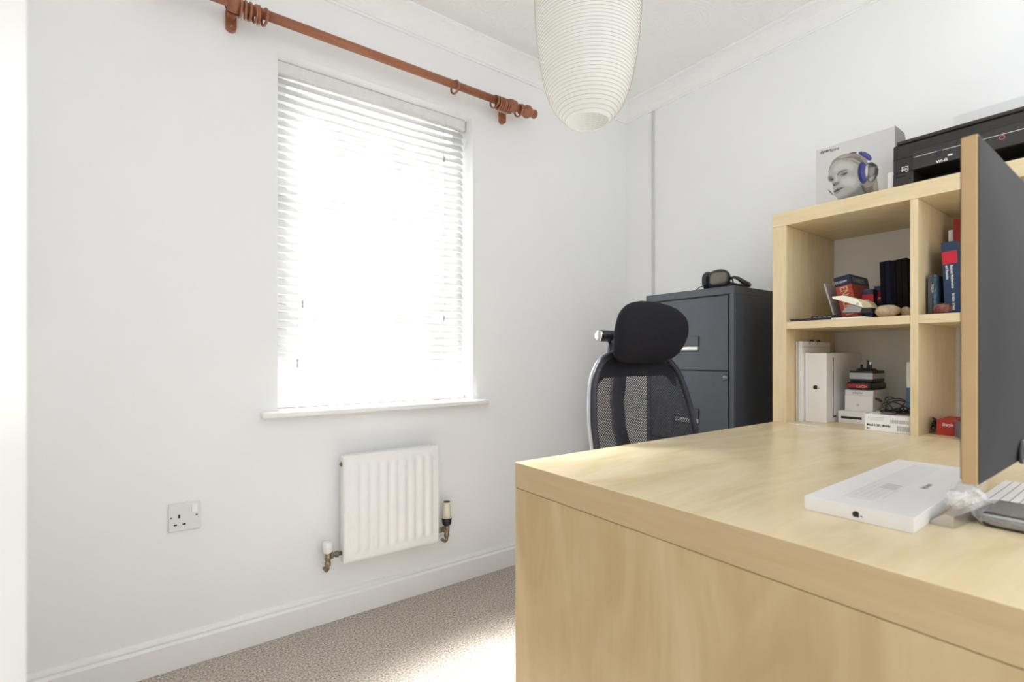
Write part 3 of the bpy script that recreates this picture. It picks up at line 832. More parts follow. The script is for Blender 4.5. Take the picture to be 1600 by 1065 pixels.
for q in ((-.8, .8, .62, .8), (-.8, .8, -.8, -.62), (-.8, -.62, -.8, .8), (.62, .8, -.8, .8), (-.4, .4, .1, .25), (-.4, .4, -.25, -.1)): add_box(bm, .52, .62, y0+q[0], y0+q[1], z0+q[2], z0+q[3])
obj('icon', bm, INKW, pr_)
for yy in (271, 277):
    y0, z0 = pp(1398, yy); y1, _ = pp(1414, yy)
    bm = NB(); add_box(bm, .5, .64, y1, y0, z0-.28, z0+.1); obj('slot', bm, DARK2, pr_)
y0, z0 = pp(1394, 251)
bm = NB(); add_box(bm, .52, .62, yA+.2, hwp-.1, z0-.06, z0+.06); obj('seam', bm, DARK2, pr_)
# paper in the rear feed
ya, za = PU(1487, 182, 206)
bm = NB(); add_box(bm, 0, .35, -21.5, 0, -14, za-TZ-ph, .02)
tag(obj('paper_stack', bm, SHEET, loc=(206.2, ya, TZ+ph+.02+14-0), rot=(0, 0, 0)), 'white paper sheets standing in the rear feed of the printer', 'paper')
bpy.data.objects['paper_stack'].location = (2.084, ya*.01, (TZ+14.1)*.01)
# small white block beside the printer
y0, z0 = PU(1386, 276, 184)
bm = NB(); add_box(bm, 0, 7, -2.2, 0, 0, z0-TZ, .15)
tag(obj('white_block', bm, BOXW, loc=(180.5, PU(1387, 276, 180.5)[0], TZ)), 'small white block squeezed between the printer and the headphone box', 'block')

# ------------------------------------------------------------------ books and objects, upper left compartment (floor 110.05)
Z1 = 110.07
def book(name, label, cat, x, y, z, dep, wid, hgt, cover, group=None, lean=0, rz=0, spine_extra=None, inset=.25):
    """spine faces -X; y is the larger-Y bottom edge of the spine"""
    o = thing(name, label, cat, (x, y, z), group=group, rot=(lean, 0, rz))
    bm = NB()
    add_box(bm, 0, .25, -wid, 0, 0, hgt, .08); add_box(bm, .1, dep, -wid, -wid+.22, 0, hgt, .05); add_box(bm, .1, dep, -.22, 0, 0, hgt, .05)
    obj('cover', bm, cover, o)
    bm = NB(); add_box(bm, .25, dep-inset, -wid+.22, -.22, inset, hgt-inset); obj('pages', bm, PAGE, o)
    return o
# five black books against the divider
y = PU(1377.5, 450, 190)[0]
labs = ['tall black book, leftmost of the row beside the divider', 'dark navy book, second from the left in the row of black books', 'black book in the middle of the row beside the divider',
        'black book, second from the right in the row by the divider', 'black book touching the upright divider']
yr0 = PU(1421, 450, 190)[0]
wv = (y-yr0)/5
bcol = [BLKB, mat('deep_navy_cloth', (.009, .009, .028), .75, spec=.1), BLKB, mat('brown_black_cloth', (.010, .007, .007), .75, spec=.1), mat('charcoal_cloth', (.010, .010, .010), .75, spec=.1)]
for i in range(5):
    hgt = 18.3+(.2, .35, .15, .3, .45)[i]
    book('book', labs[i], 'book', 190, y+.05-i*wv, Z1, 19, wv-.1, hgt, bcol[i], 'dark books beside the divider', lean=-.03)
# big red dictionary leaning left
di_ = thing('dictionary', 'thick red and navy dictionary leaning towards the left side', 'book', (191, 65.1, Z1+.96), rot=(math.radians(-11), 0, 0))
bm = NB(); add_box(bm, 0, .3, 0, 4.9, 0, 12.0, .12); add_box(bm, .1, 16, 0, .3, 0, 12.0, .08); add_box(bm, .1, 16, 4.6, 4.9, 0, 12.0, .08)
dc = obj('cover', bm, REDB, di_)
bm = NB(); add_box(bm, -.03, .3, -.03, 4.93, 12.0, 15.3, .12); add_box(bm, .1, 16.03, -.03, .3, 12.0, 15.3, .08); add_box(bm, .1, 16.03, 4.6, 4.93, 12.0, 15.3, .08)
obj('cover_band', bm, NAVB, di_, label='navy top band of the cover')
bm = NB(); add_box(bm, .3, 15.7, .3, 4.6, .3, 15.0); obj('pages', bm, PAGE, di_)
text('lettering', 'ENGLISH', 3.3, INKGOLD, di_, (-.05, 3.6, 11.7), (PI/2, PI/2, -PI/2), .78, .02)
text('lettering', 'DICTIONARY', .95, INKW, di_, (-.08, 4.6, 13.0), ROT_NX, .62, .02)
text('lettering', 'CHAMBERS', 2.3, INKG, di_, (1.5, -.05, 12.7), (PI/2, 0, 0), .95, .02)
# white and grey sheet wedge behind it
wl = thing('folded_booklet', 'thin white booklet leaning behind the red dictionary', 'booklet', (193, 72.6, Z1+.13), rot=(math.radians(-15), 0, 0))
bm = NB(); add_box(bm, 0, 14, 0, .5, 0, 14.2, .05); obj('cover', bm, BOXG, wl)
# two little dictionaries
def mini(x0, yt, x1, yb_, U, lab, lean):
    ya_, za_ = PU(x0, yt, U); yb2, _ = PU(x1, yt, U)
    o = thing('pocket_dictionary', lab, 'book', (U, ya_, Z1), group='pocket dictionaries', rot=(0, 0, lean))
    w = ya_-yb2; h = za_-Z1
    bm = NB(); add_box(bm, 0, 10, -w, 0, 0, h, .15); cv = obj('cover', bm, NAVB, o)
    bm = NB(); add_box(bm, .2, 9.8, -w+.25, -.25, h-.05, h+.06); obj('pages', bm, PAGE, o)
    bm = NB(); add_box(bm, -.04, .3, -w-.03, .03, h*.55, h*.84, .03); bd = obj('spine_band', bm, REDL, o, label='red band on the spine')
    text('lettering', 'RUSSIAN', .9, INKW, o, (-.1, -.2, h*.62), ROT_NX, .5, .02)
    text('lettering', 'DICT', 1.2, INKW, o, (-.1, -.4, h*.28), ROT_NX, .62, .02)
    return o
mini(1347, 453, 1364.5, 484, 194, 'small navy and red pocket dictionary next to the big red dictionary', 0)
mini(1365.5, 447.5, 1379, 484, 198, 'small navy and red pocket dictionary next to the black books', 0)
bm = NB(); add_box(bm, 0, 11, -.35, .35, -5, 5, .1)
yq, zq = PU(1352, 446, 201)
tag(obj('wallet', bm, BLKB, loc=(204, 61.5, Z1+9.4), rot=(math.radians(48), 0, 0)), 'thin dark booklet lying slanted on top of the pocket dictionaries', 'booklet')

# beige stones
def stone(x0, x1, ytop, U, lab, seed):
    y0 = PU(x0, 490, U)[0]; y1 = PU(x1, 490, U)[0]; z1 = PU(x0, ytop, U)[1]
    h = z1-Z1; ry = (y0-y1)/2
    bm = NB(); add_blob(bm, (0, 0, h/2), (ry*.8, ry, h/2), 28, noise=.05)
    tag(obj('stone', bm, STONE, loc=(U, (y0+y1)/2, Z1+.12)), lab, 'stone', 'beige speckled stones')
stone(1366.5, 1407, 478, 183.5, 'larger round beige stone in front of the black books', 1)
stone(1407, 1424, 480, 186.5, 'smaller beige stone half hidden by the upright divider', 2)

# cream hole punch
hpn = thing('hole_punch', 'cream and grey hole punch on the upper left shelf', 'hole punch', (180, 66, Z1))
UU = 182
def hh_(x, y): a_, b_ = PU(x, y, UU); return a_-66, b_-Z1
bm = NB()
P = [hh_(1304, 466), hh_(1322, 464.5), hh_(1341, 469), hh_(1349, 476), hh_(1352, 483), hh_(1340, 479), hh_(1305, 469)]
add_prism(bm, P, lambda u, v, w: Vector((w, u, v)), 0, 5.5); lv = obj('lever', bm, LEVER, hpn)
bm = NB()
P = [hh_(1341, 469.5), hh_(1352, 471), hh_(1360, 474), hh_(1367, 483), hh_(1352, 483.5), hh_(1349, 476)]
add_prism(bm, P, lambda u, v, w: Vector((w, u, v)), .5, 5.5); obj('hinge_cover', bm, mat('beige_enamel', (.50, .42, .26), .5), hpn)
bm = NB(); y_, z_ = hh_(1343.5, 477.5); add_lathe(bm, [(.42, 0), (.35, .2)], (-.0, y_, z_), (-1, 0, 0), 14); obj('pivot', bm, SILVR, hpn)
bm = NB(); P = [hh_(1318, 490.5), hh_(1331, 477.5), hh_(1350, 483), hh_(1347, 490)]
P = [(a_, max(0.02, b_)) for a_, b_ in P]
add_prism(bm, P, lambda u, v, w: Vector((w, u, v)), .4, 5.2); obj('base', bm, mat('grey_enamel', (.30, .28, .27), .5), hpn)
bm = NB(); P = [hh_(1346, 484), hh_(1364, 484), hh_(1364, 490), hh_(1346, 490.5)]; P = [(a_, max(0.02, b_)) for a_, b_ in P]
add_prism(bm, P, lambda u, v, w: Vector((w, u, v)), .6, 5); obj('spring_block', bm, DARK, hpn)
bm = NB(); add_box(bm, 0, 8, -9.5, 0, 0, .45, .1)
tag(obj('notepad', bm, BOXW, loc=(178.2, 68.7, Z1), rot=(0, 0, 0)), 'thin white pad lying flat under the hole punch', 'notepad')
for o_ in (hpn,): o_.location.z += .0046
# black calculator / remote
kc = thing('calculator', 'flat black calculator lying at the left end of the shelf', 'calculator', (179.0, 81.7, Z1), rot=(0, 0, 0))
bm = NB(); add_box(bm, 0, 9, -12.2, 0, 0, .9, .2); add_box(bm, 5, 9.5, -12.6, -4.5, .2, 1.9, .3); obj('case', bm, DARK, kc)
bm = NB()
for i in range(4): add_box(bm, 4.86, 5.05, -6.4-i*1.5, -5.4-i*1.5, 1.1, 1.5, .02)
obj('keys', bm, INKG, kc)

# ------------------------------------------------------------------ upper right compartment
def PB(x, U): return PU(x, 450, U)[0]
tb = book('slim_book', 'slim blue and silver booklet, left of the thick blue textbook', 'book', 184, PB(1456.5, 184), Z1, 12, .95, PU(1456, 429.5, 184)[1]-Z1, TEALB, 'slim booklets in the right compartment')
tb = book('slim_book', 'slim grey-blue booklet against the divider in the right compartment', 'book', 184, PB(1449.5, 184), Z1, 12, 1.35, PU(1450, 430, 184)[1]-Z1, mat('grey_blue_cover', (.07, .075, .08), .5), 'slim booklets in the right compartment')
text('lettering', 'ENGLISH', .7, INKW, tb, (-.06, -.9, 9), (PI/2, PI/2, -PI/2), .9)
bb = book('textbook', 'thick blue textbook with a red square label on the spine', 'book', 185.5, PB(1476.5, 185.5), Z1, 12, PB(1472, 185.5)-PB(1497, 185.5), PU(1473, 380, 185.5)[1]-Z1+.2, BLUB, lean=-.045)
wS = PB(1472, 185.5)-PB(1497, 185.5)
bm = NB(); add_box(bm, -.05, .2, -wS+.1, -.1, 14.6, 18.2, .05); obj('spine_label', bm, REDL, bb, label='red square label')
text('lettering', 'Business Mathematics', .85, INKW, bb, (-.06, -wS*.52, 14.2), (PI/2, PI/2, -PI/2), .9, .02)
text('lettering', 'and Statistics', .85, INKW, bb, (-.06, -wS*.28+.0-.0, 14.2), (PI/2, PI/2, -PI/2), .9, .02).location.y = -.0078
text('lettering', '5th Edition   A Francis', .85, INKW, bb, (-.06, -wS*.52, 6.0), (PI/2, PI/2, -PI/2), .62, .02)
rb = book('red_book', 'tall red book, rightmost behind the blue textbook', 'book', 198.5, PB(1489.5, 198.5), Z1, 16, 2.6, PU(1490, 343, 198.5)[1]-Z1, REDD)
bm = NB(); add_box(bm, 0, 15, -1.3, 0, 0, 27.0); tag(obj('paper_block', bm, BOXW, loc=(199.5, PB(1489.5, 198.5)+1.36, Z1)), 'white block of papers between the blue textbook and the tall red book', 'papers')
bm = NB()
add_blob(bm, (0, 0, 1.5), (1.8, 2.1, 1.5), 24, noise=.12)
for i in range(6): add_torus(bm, (-.1, -1.2+i*.5, 1.5), (.0, 1, .25), 1.2+.3*math.sin(i/5*PI), .16, 20, 6)
tag(obj('seashell', bm, SHELLM, loc=(181.2, PB(1472, 181.2), Z1+.0)), 'brown ridged seashell in front of the blue textbook', 'shell')

# ------------------------------------------------------------------ lower left compartment (floor 75.2)
Z0 = 75.22
fo = thing('document_wallet', 'tall white card wallet with clips against the left side of the compartment', 'folder', (184.8, 80.35, Z0))
bm = NB(); add_box(bm, 0, 23, 0, 1.25, 0, 28.2, .1); obj('wallet', bm, BOXW, fo)
bm = NB(); add_box(bm, .02, 23, -.03, .0, 26.2, 26.3); add_box(bm, 5.5, 5.8, -.05, 1.3, 27.2, 28.3); add_box(bm, 12, 12.3, -.05, 1.3, 27.2, 28.3); obj('flap_line', bm, SK2, fo)
bm = NB()
for q in (8.0, 13.5): add_tube(bm, [(q, .6, 28.1), (q+.3, .6, 28.6), (q+1.2, .6, 28.8), (q+2.0, .6, 28.6), (q+2.3, .6, 28.1)], .22, 8)
obj('clip', bm, CABLE, fo)
bm = NB(); add_box(bm, 0, 20, 0, .42, 0, 28.1, .05)
tag(obj('thin_folder', bm, mat('offwhite_card', (.70, .67, .60), .6), loc=(184.2, 81.75, Z0)), 'thin off-white folder nearest the left side panel', 'folder')
def apple(par, c, h, fn, m=INK, name='logo'):
    """fruit silhouette with a bite and a leaf; fn(u, v, w)"""
    P = []
    for i in range(40):
        a = 2*PI*i/40
        r = 1+.06*math.cos(2*a)-.05*math.cos(3*a+PI/2)
        x = .86*r*math.cos(a); y = .92*r*math.sin(a)
        if abs(x) < .3 and y > .5: y -= .12*(1-abs(x)/.3)
        if abs(x) < .2 and y < -.5: y += .08*(1-abs(x)/.2)
        dx, dy = x-1.05, y-.12
        d_ = math.hypot(dx, dy)
        if d_ < .42: x, y = 1.05+dx/d_*.42, .12+dy/d_*.42
        P.append((x*h, y*h))
    leaf = [(.02*h, 1.05*h), (.08*h, 1.35*h), (.38*h, 1.62*h), (.42*h, 1.3*h), (.22*h, 1.1*h)]
    bm = NB()
    add_prism(bm, P, fn, 0, .03); add_prism(bm, leaf, fn, 0, .03)
    return obj(name, bm, m, par, loc=c)
# tall white tablet box
tbx = thing('tablet_box', 'tall white tablet box with a black fruit logo standing on end', 'box', (186.6, 73.2, Z0))
hB = PU(1275, 551, 186.6)[1]-Z0
bm = NB(); add_box(bm, 0, 29.5, 0, 6.9, 0, hB, .12); obj('carton', bm, BOXW, tbx)
bm = NB(); add_box(bm, 5.4, 5.65, -.03, .02, 1.8, hB-1.6); add_box(bm, 5.4, 7.6, -.12, .02, 1.7, 2.2, .03); obj('opening_line', bm, INK, tbx)
y_, z_ = PU(1274, 605, 186.6); apple(tbx, (-.01, y_-73.2, z_-Z0), .85, lambda u, v, w: Vector((-w, -v, -u)))
# stack of boxes and chargers
def bx(name, lab, x0, x1, yt, zb_, U, dep, m, bev=.1, cat='box', group=None, rz=0):
    ya_ = PU(x0, 600, U)[0]; yb_ = PU(x1, 600, U)[0]; zt2 = PU(x0, yt, U)[1]
    o = thing(name, lab, cat, (U, ya_, zb_), group=group, rz=rz)
    w = ya_-yb_; h = zt2-zb_
    bm = NB(); add_box(bm, 0, dep, -w, 0, 0, h, bev, seg=3)
    return o, bm, w, h
g_ = 'small white boxes stacked in the lower left compartment'
o, bm, w, h1 = bx('slim_box', 'white box with a black slot line, bottom of the small stack', 1309.5, 1353, 641, Z0, 193, 18, BOXW, group=g_)
obj('carton', bm, BOXW, o)
bm = NB(); add_box(bm, -.03, .1, -w+1.2, -.9, h1*.36, h1*.56, .03); obj('slot_line', bm, INK, o)
zc = Z0+h1+.02
o, bm, w, h2 = bx('accessory_box', 'square white box, second from the bottom of the stack', 1320, 1364, 616.5, zc, 194.5, 15, BOXW, group=g_)
obj('carton', bm, BOXW, o); apple(o, (-.01, -w*.48, h2*.4), .5, lambda u, v, w_: Vector((-w_, -u, v)), mat('pale_grey_ink', (.62, .6, .58), .5))
zc += h2+.02
o, bm, w, h3 = bx('cable_box', 'flat white box with grey lettering, third in the stack', 1320.5, 1364.5, 608, zc, 195, 14, BOXW, group=g_)
obj('carton', bm, BOXW, o); text('lettering', 'adapter', 1.0, INKG, o, (-.03, -2.3, h3*.3), ROT_NX, 1., .02)
zc += h3+.02
o, bm, w, h4 = bx('hard_drive', 'rounded black case with a red end on the white boxes', 1321, 1361, 595.5, zc, 193.5, 15, DARK, 1.2, 'hard drive')
obj('case', bm, DARK, o)
bm = NB(); add_box(bm, -.15, .3, -w+.9, -.5, .7, h4-.7, .35, seg=3); obj('end_face', bm, mat('rubbery_red', (.33, .03, .03), .4), o, label='red end face')
text('lettering', 'LaCie', 1.1, mat('pink_ink', (.7, .35, .33), .5), o, (-.2, -w*.45, h4*.32), ROT_NX, 1.2, .03)
zc += h4+.02
o, bm, w, h5 = bx('travel_adapter', 'grey and black plug adapter, topmost of the stack', 1327.5, 1363.5, 578.5, zc, 194.5, 11, DARK, .25, 'plug adapter')
obj('case', bm, DARK, o)
bm = NB(); add_box(bm, -.08, .3, -w-.06, .06, .9, h5-.75, .08); add_box(bm, -.05, 11.05, -w-.06, -w+.3, 1, h5-.9, .08); obj('grey_band', bm, SILVR, o, label='silver grey band')
bm = NB(); add_lathe(bm, [(3.0, 0), (2.9, .5), (2.3, .8)], (5, -w*.5, h5), seg=24); obj('plug_face', bm, DARK, o)
for (a_, b_, hh2) in ((6.5, -w*.48, 2.7), (4, -w*.33, 2.2), (4, -w*.72, 2.2)):
    bm = NB(); add_box(bm, a_-.3, a_+.3, b_-.35, b_+.35, h5+.6, h5+.8+hh2*.55, .05); add_box(bm, a_-.27, a_+.27, b_-.32, b_+.32, h5+.8+hh2*.55, h5+.8+hh2, .1, mi=1)
    obj('pin', bm, [DARK, DARK if hh2 > 2.5 else CHROME], o)
# laptop carton with printed label
lb = thing('labelled_box', 'white box with barcode label in front of the small box stack', 'box', (179.2, PU(1351, 660, 179.2)[0], Z0), rz=.03)
wl_ = PU(1351, 660, 179.2)[0]-48.3
hl = PU(1351, 646, 179.2)[1]-Z0
bm = NB(); add_box(bm, 0, 13, -wl_, 0, 0, hl, .08); obj('carton', bm, BOXW, lb)
text('lettering', 'Model 13 . 4GHz', .95, INK, lb, (-.03, -.6, hl*.30), ROT_NX, .9, .04)
text('lettering', 'K5', .7, INK, lb, (-.03, -.6, hl*.10), ROT_NX, .9, .03)
text('lettering', 'Designed and assembled', .4, INKG, lb, (-.03, -1.4, hl*.80), ROT_NX, .9)
bm = NB()
random.seed(3)
for (ya2, yb2, za2, zb2) in ((-6.6, -wl_+.2, .55, .76), (-8.2, -wl_+.2, .12, .42)):
    yy = ya2
    while yy > yb2:
        w_ = random.uniform(.06, .18); add_box(bm, -.03, .02, yy-w_, yy, hl*za2, hl*zb2); yy -= w_+random.uniform(.06, .14)
for zz in (.66, .72): add_box(bm, -.025, .02, -5.0, -1.4, hl*zz, hl*zz+.05)
obj('barcode', bm, INKG, lb)
bm = NB(); add_lathe(bm, [(.16, 0), (.1, .03)], (-.01, -1.0, hl*.80), (-1, 0, 0), 12); obj('logo', bm, mat('teal_ink', (.1, .3, .35), .5), lb)
# black tangled cable on it
bm = NB(); random.seed(11)
pts = []
for i in range(150):
    a = i*.30
    rr = 2.6+.9*math.sin(i*.53)
    pts.append((4.6+rr*math.cos(a)*.9, -2.2+rr*.95*math.sin(a*.93+.4)-.7*math.sin(i*.05), .5+4.6*(.5+.5*math.sin(a*.97+1))*(.55+.45*math.cos(i*.11))))
add_tube(bm, pts, .15, 7)
add_tube(bm, [(3, .8, 3.6), (2.6, 1.6, 4.4), (2.2, 2.3, 4.7)], [.3, .45, .4], 8)
tag(obj('cable', bm, CABLE, loc=(180.5, PU(1390, 640, 182)[0]+1.6, Z0+hl), rot=(0, 0, 0)), 'tangled black cable lying on the labelled white box', 'cable')
bm = NB(); add_box(bm, 0, 9, -3.4, 0, 0, .7, .2); add_box(bm, 2, 8, -8.5, -4, 0, .5, .2)
tag(obj('charger_plug', bm, mat('brown_grey_plastic', (.14, .11, .10), .5), loc=(181, PU(1375, 640, 181)[0], Z0+hl)), 'flat dark charger pieces under the tangled cable', 'charger')
# blue and white booklet by the divider
yb3 = PU(1416, 600, 199)[0]
bb2 = thing('blue_binder', 'blue and white booklet half hidden behind the divider, lower left', 'book', (199, yb3, Z0))
bm = NB(); add_box(bm, 0, 16, -2.4, 0, 0, 12.7, .1); obj('lower_cover', bm, mat('steel_blue', (.05, .16, .27), .5), bb2)
bm = NB(); add_box(bm, 0, 16, -2.4, 0, 12.72, 21, .1); obj('upper_cover', bm, BOXW, bb2, label='white upper half')
# loose card in front
bm = NB(); P = [(-1.3, 5.4), (-1.6, -3.9), (.5, -4.6), (.9, 4.6)]
add_prism(bm, P, lambda u, v, w: Vector((u, v, w)), 0, .12)
tag(obj('card', bm, mat('silvery_card', (.80, .80, .79), .4), loc=(176.3, 74.9, DZ+.02)), 'loose white card on the desk by the tablet box', 'card')

# ------------------------------------------------------------------ lower right compartment
rbx = thing('red_box', 'small red box with white lettering in the lower right compartment', 'box', (185.6, 43.7, Z0), rz=.04)
hR = PU(1466, 655.5, 185.6)[1]-Z0
bm = NB(); add_box(bm, 0, 14, -3.9, 0, 0, hR, .08); obj('carton', bm, mat('red_card', (.45, .025, .02), .5), rbx)
text('lettering', 'Sharpie', 1.35, INKW, rbx, (-.03, -1.3, hR*.62), ROT_NX, .62, .02)
gc = thing('card_sleeve', 'blue-grey card sleeve standing beside the small red box', 'sleeve', (185.4, 39.5, Z0), rot=(0, 0, math.radians(26)))
bm = NB(); add_box(bm, -11.5, 0, -.35, 0, 0, hR+.3, .05); add_box(bm, -11.5, 0, -5, -.35, 0, .2); add_box(bm, -11.5, 0, -5.3, -5, 0, hR+.3, .05); obj('sleeve', bm, CARDG, gc)
bm = NB(); add_box(bm, -12.6, -11.5, -3.0, .1, 0.05, .5, .2); obj('torn_edge', bm, BOXW, gc, label='torn white edge')
bm = NB(); pts = []
for i in range(60):
    a = i*.42; pts.append((2.2*math.cos(a)+1, 0.7*math.sin(a*1.1), 1.0+i*.05+.5*math.sin(a*1.7)))
add_tube(bm, pts, .2, 7)
tag(obj('lead', bm, CABLE, loc=(187.5, 44.75, Z0+.45), rot=(0, 0, 0)), 'coiled black lead between the divider and the small red box', 'cable')

# ------------------------------------------------------------------ office chair
CHX, CHY = 118.8, 97.0
ch = thing('office_chair', 'black mesh office chair with a padded headrest behind the desk', 'chair', (CHX, 76, 0))
oy = -76
def prof_y(z):      # curve of the back in side view (y), z in cm
    K = [(50, 93.5), (62, 93.8), (72, 95.0), (82, 97.0), (90, 98.6), (97, 100.0), (104, 101.8)]
    for (z0, a0), (z1, a1) in zip(K, K[1:]):
        if z <= z1: q = max(0, (z-z0)/(z1-z0)); q = q*q*(3-2*q)*.3+q*.7; return a0+(a1-a0)*q
    return K[-1][1]
def half_w(z):
    K = [(50, 14), (54, 18.0), (60, 21.2), (68, 22.4), (74, 22.5), (80, 22.2), (86, 21.2), (91, 19.7), (95, 17.4), (98, 13.5), (99.6, 7)]
    for (z0, a0), (z1, a1) in zip(K, K[1:]):
        if z <= z1: return a0+(a1-a0)*max(0, (z-z0)/(z1-z0))
    return K[-1][1]
def wrapy(x, hw_): return -1.6*(abs(x)/max(hw_, 1))**2   # sides come forward a little
# frame
zs_ = [50, 51, 53, 56, 60, 64, 68, 72, 76, 80, 84, 88, 91, 93.5, 96, 98, 99.2, 99.7]
left = [(-half_w(z), oy+prof_y(z)+wrapy(1, 1), z) for z in zs_]
right = [(half_w(z), oy+prof_y(z)+wrapy(1, 1), z) for z in zs_][::-1]
loop = left+[(-2.5, oy+prof_y(99.8)-1, 99.9), (2.5, oy+prof_y(99.8)-1, 99.9)]+right+[(6, oy+prof_y(50)-1.2, 49.4), (-6, oy+prof_y(50)-1.2, 49.4)]
# smooth the loop once
def smooth(P, n=2):
    for _ in range(n):
        Q = []
        for i in range(len(P)):
            a_, b_ = Vector(P[i]), Vector(P[(i+1) % len(P)])
            Q += [a_*.75+b_*.25, a_*.25+b_*.75]
        P = Q
    return P
bm = NB(); add_tube(bm, smooth(loop, 1), 1.05, 12, closed=True)
for v in bm.verts: pass
obj('back_frame', bm, CHFR, ch)
bm = NB(); add_tube(bm, [(p[0]-.9, p[1]+.7, p[2]) for p in smooth([Vector(q) for q in left[2:16]], 0)], .55, 8); obj('frame_highlight', bm, SILVR, ch, label='light grey strip painting the edge highlight')  # bright highlight along the left frame edge, painted as a grey strip
# mesh panel
bm = NB(); rows = []
zz = [49.8+(99.4-49.8)*i/40 for i in range(41)]
for z in zz:
    hw_ = half_w(max(50, z))
    rows.append([bm.verts.new((hw_*s/8, oy+prof_y(z)+wrapy(s, 8)*1.0-.1, z)) for s in range(-8, 9)])
for A, B_ in zip(rows, rows[1:]):
    for k in range(16):
        f = bm.faces.new((A[k], A[k+1], B_[k+1], B_[k])); f.smooth = True
mo = obj('backrest_mesh', bm, MESH, ch)
so_ = mo.modifiers.new('thick', 'SOLIDIFY'); so_.thickness = .0015
# solid upper yoke behind the mesh, rear spine, lumbar
bm = NB()
def sheet(bm, P, y0f, th=.8):
    A = [bm.verts.new((x, y0f(x, z), z)) for x, z in P]; B_ = [bm.verts.new((x, y0f(x, z)+th, z)) for x, z in P]
    n_ = len(P); bm.faces.new(A[::-1]); bm.faces.new(B_)
    for k in range(n_): bm.faces.new((A[k], A[(k+1) % n_], B_[(k+1) % n_], B_[k]))
yk = lambda x, z: oy+prof_y(z)+wrapy(x, 24)+.5
for i in range(24):
    x0, x1 = -18.5+37*i/24, -18.5+37*(i+1)/24
    def low(x):  # lower edge with two arches
        return 92.0-max(0, abs(x)-13)**2*.12
    def hi(x):
        z = 99.2
        while z > 88 and half_w(z)-.4 < abs(x): z -= .4
        return z
    if hi(x0) > low(x0) and hi(x1) > low(x1): sheet(bm, [(x0, low(x0)), (x1, low(x1)), (x1, hi(x1)), (x0, hi(x0))], yk)
bmesh.ops.remove_doubles(bm, verts=bm.verts, dist=.01)
obj('yoke_panel', bm, BLACKFAB, ch)
bm = NB()
sp = [(-1, 103.5, 98), (-1.5, 104.5, 92), (-2, 105, 84), (-2, 104, 76), (-1.2, 102, 68), (0, 99.5, 60), (0, 96, 54), (0, 88, 48)]
add_tube(bm, [(x, oy+y_, z) for x, y_, z in sp], [2.6, 2.4, 2.2, 2.1, 2.3, 2.6, 2.8, 2.6], 14); obj('spine', bm, CHFR, ch)
bm = NB(); add_tube(bm, [(-15, oy+98.5, 68), (-9, oy+101, 67), (0, oy+102, 66), (9, oy+101, 67), (15, oy+98.5, 68)], [1.2, 2, 2.3, 2, 1.2], 12); obj('lumbar_pad', bm, BLACKFAB, ch)
# headrest
def hr_w(z):
    K = [(98.2, 6), (98.6, 10.0), (99.4, 12.6), (101, 14.4), (104, 15.6), (107, 16.0), (110, 15.7), (112.5, 14.4), (114.4, 11.8), (115.6, 8.4), (116.3, 4)]
    for (z0, a0), (z1, a1) in zip(K, K[1:]):
        if z <= z1: return a0+(a1-a0)*max(0, (z-z0)/(z1-z0))
    return 3
bm = NB(); rows = []
zs2 = [98.2, 98.5, 99, 100, 101.5, 103, 105, 107, 109, 110.5, 112, 113.4, 114.6, 115.4, 116, 116.3]
for z in zs2:
    hw_ = hr_w(z); q = (z-107)/9.2
    th = 3.3*math.sqrt(max(.02, 1-q*q*.98))
    cyy = 95.9-.8*math.cos(q*1.6)-1.9*q
    ringv = []
    for k in range(40):
        a = 2*PI*k/40
        x = hw_*math.copysign(abs(math.cos(a))**.8, math.cos(a))
        s = math.sin(a)
        y_ = cyy+th*math.copysign(abs(s)**.8, s)-2.6*(x/16)**2
        ringv.append(bm.verts.new((x+.6, oy+y_, z)))
    rows.append(ringv)
for A, B_ in zip(rows, rows[1:]):
    for k in range(40):
        f = bm.faces.new((A[k], A[(k+1) % 40], B_[(k+1) % 40], B_[k])); f.smooth = True
bm.faces.new(rows[0][::-1]); bm.faces.new(rows[-1])
hr_ = obj('headrest', bm, BLACKFAB, ch); hr_.location = (-.006, 0, -.021)
bm = NB(); add_tube(bm, [(-1, oy+103.5, 96), (-2, oy+107.5, 101), (-2, oy+108, 106)], 1.6, 12)
add_tube(bm, [(-2, oy+107, 105), (0, oy+98, 107)], [1.5, 1.8], 12)
add_tube(bm, [(-7.5, oy+107.5, 106.6), (6, oy+107.5, 106.6)], 1.75, 20); hm = obj('headrest_hinge', bm, CHFR, ch); hm.location = (.008, 0, -.021)
bm = NB(); add_lathe(bm, [(1.7, 0), (1.7, .7), (1.3, .95), (.2, 1.0)], (-7.5, oy+107.5, 106.6), (-1, 0, 0), 24); obj('hinge_cap', bm, CHROME, hm, label='chrome end cap')
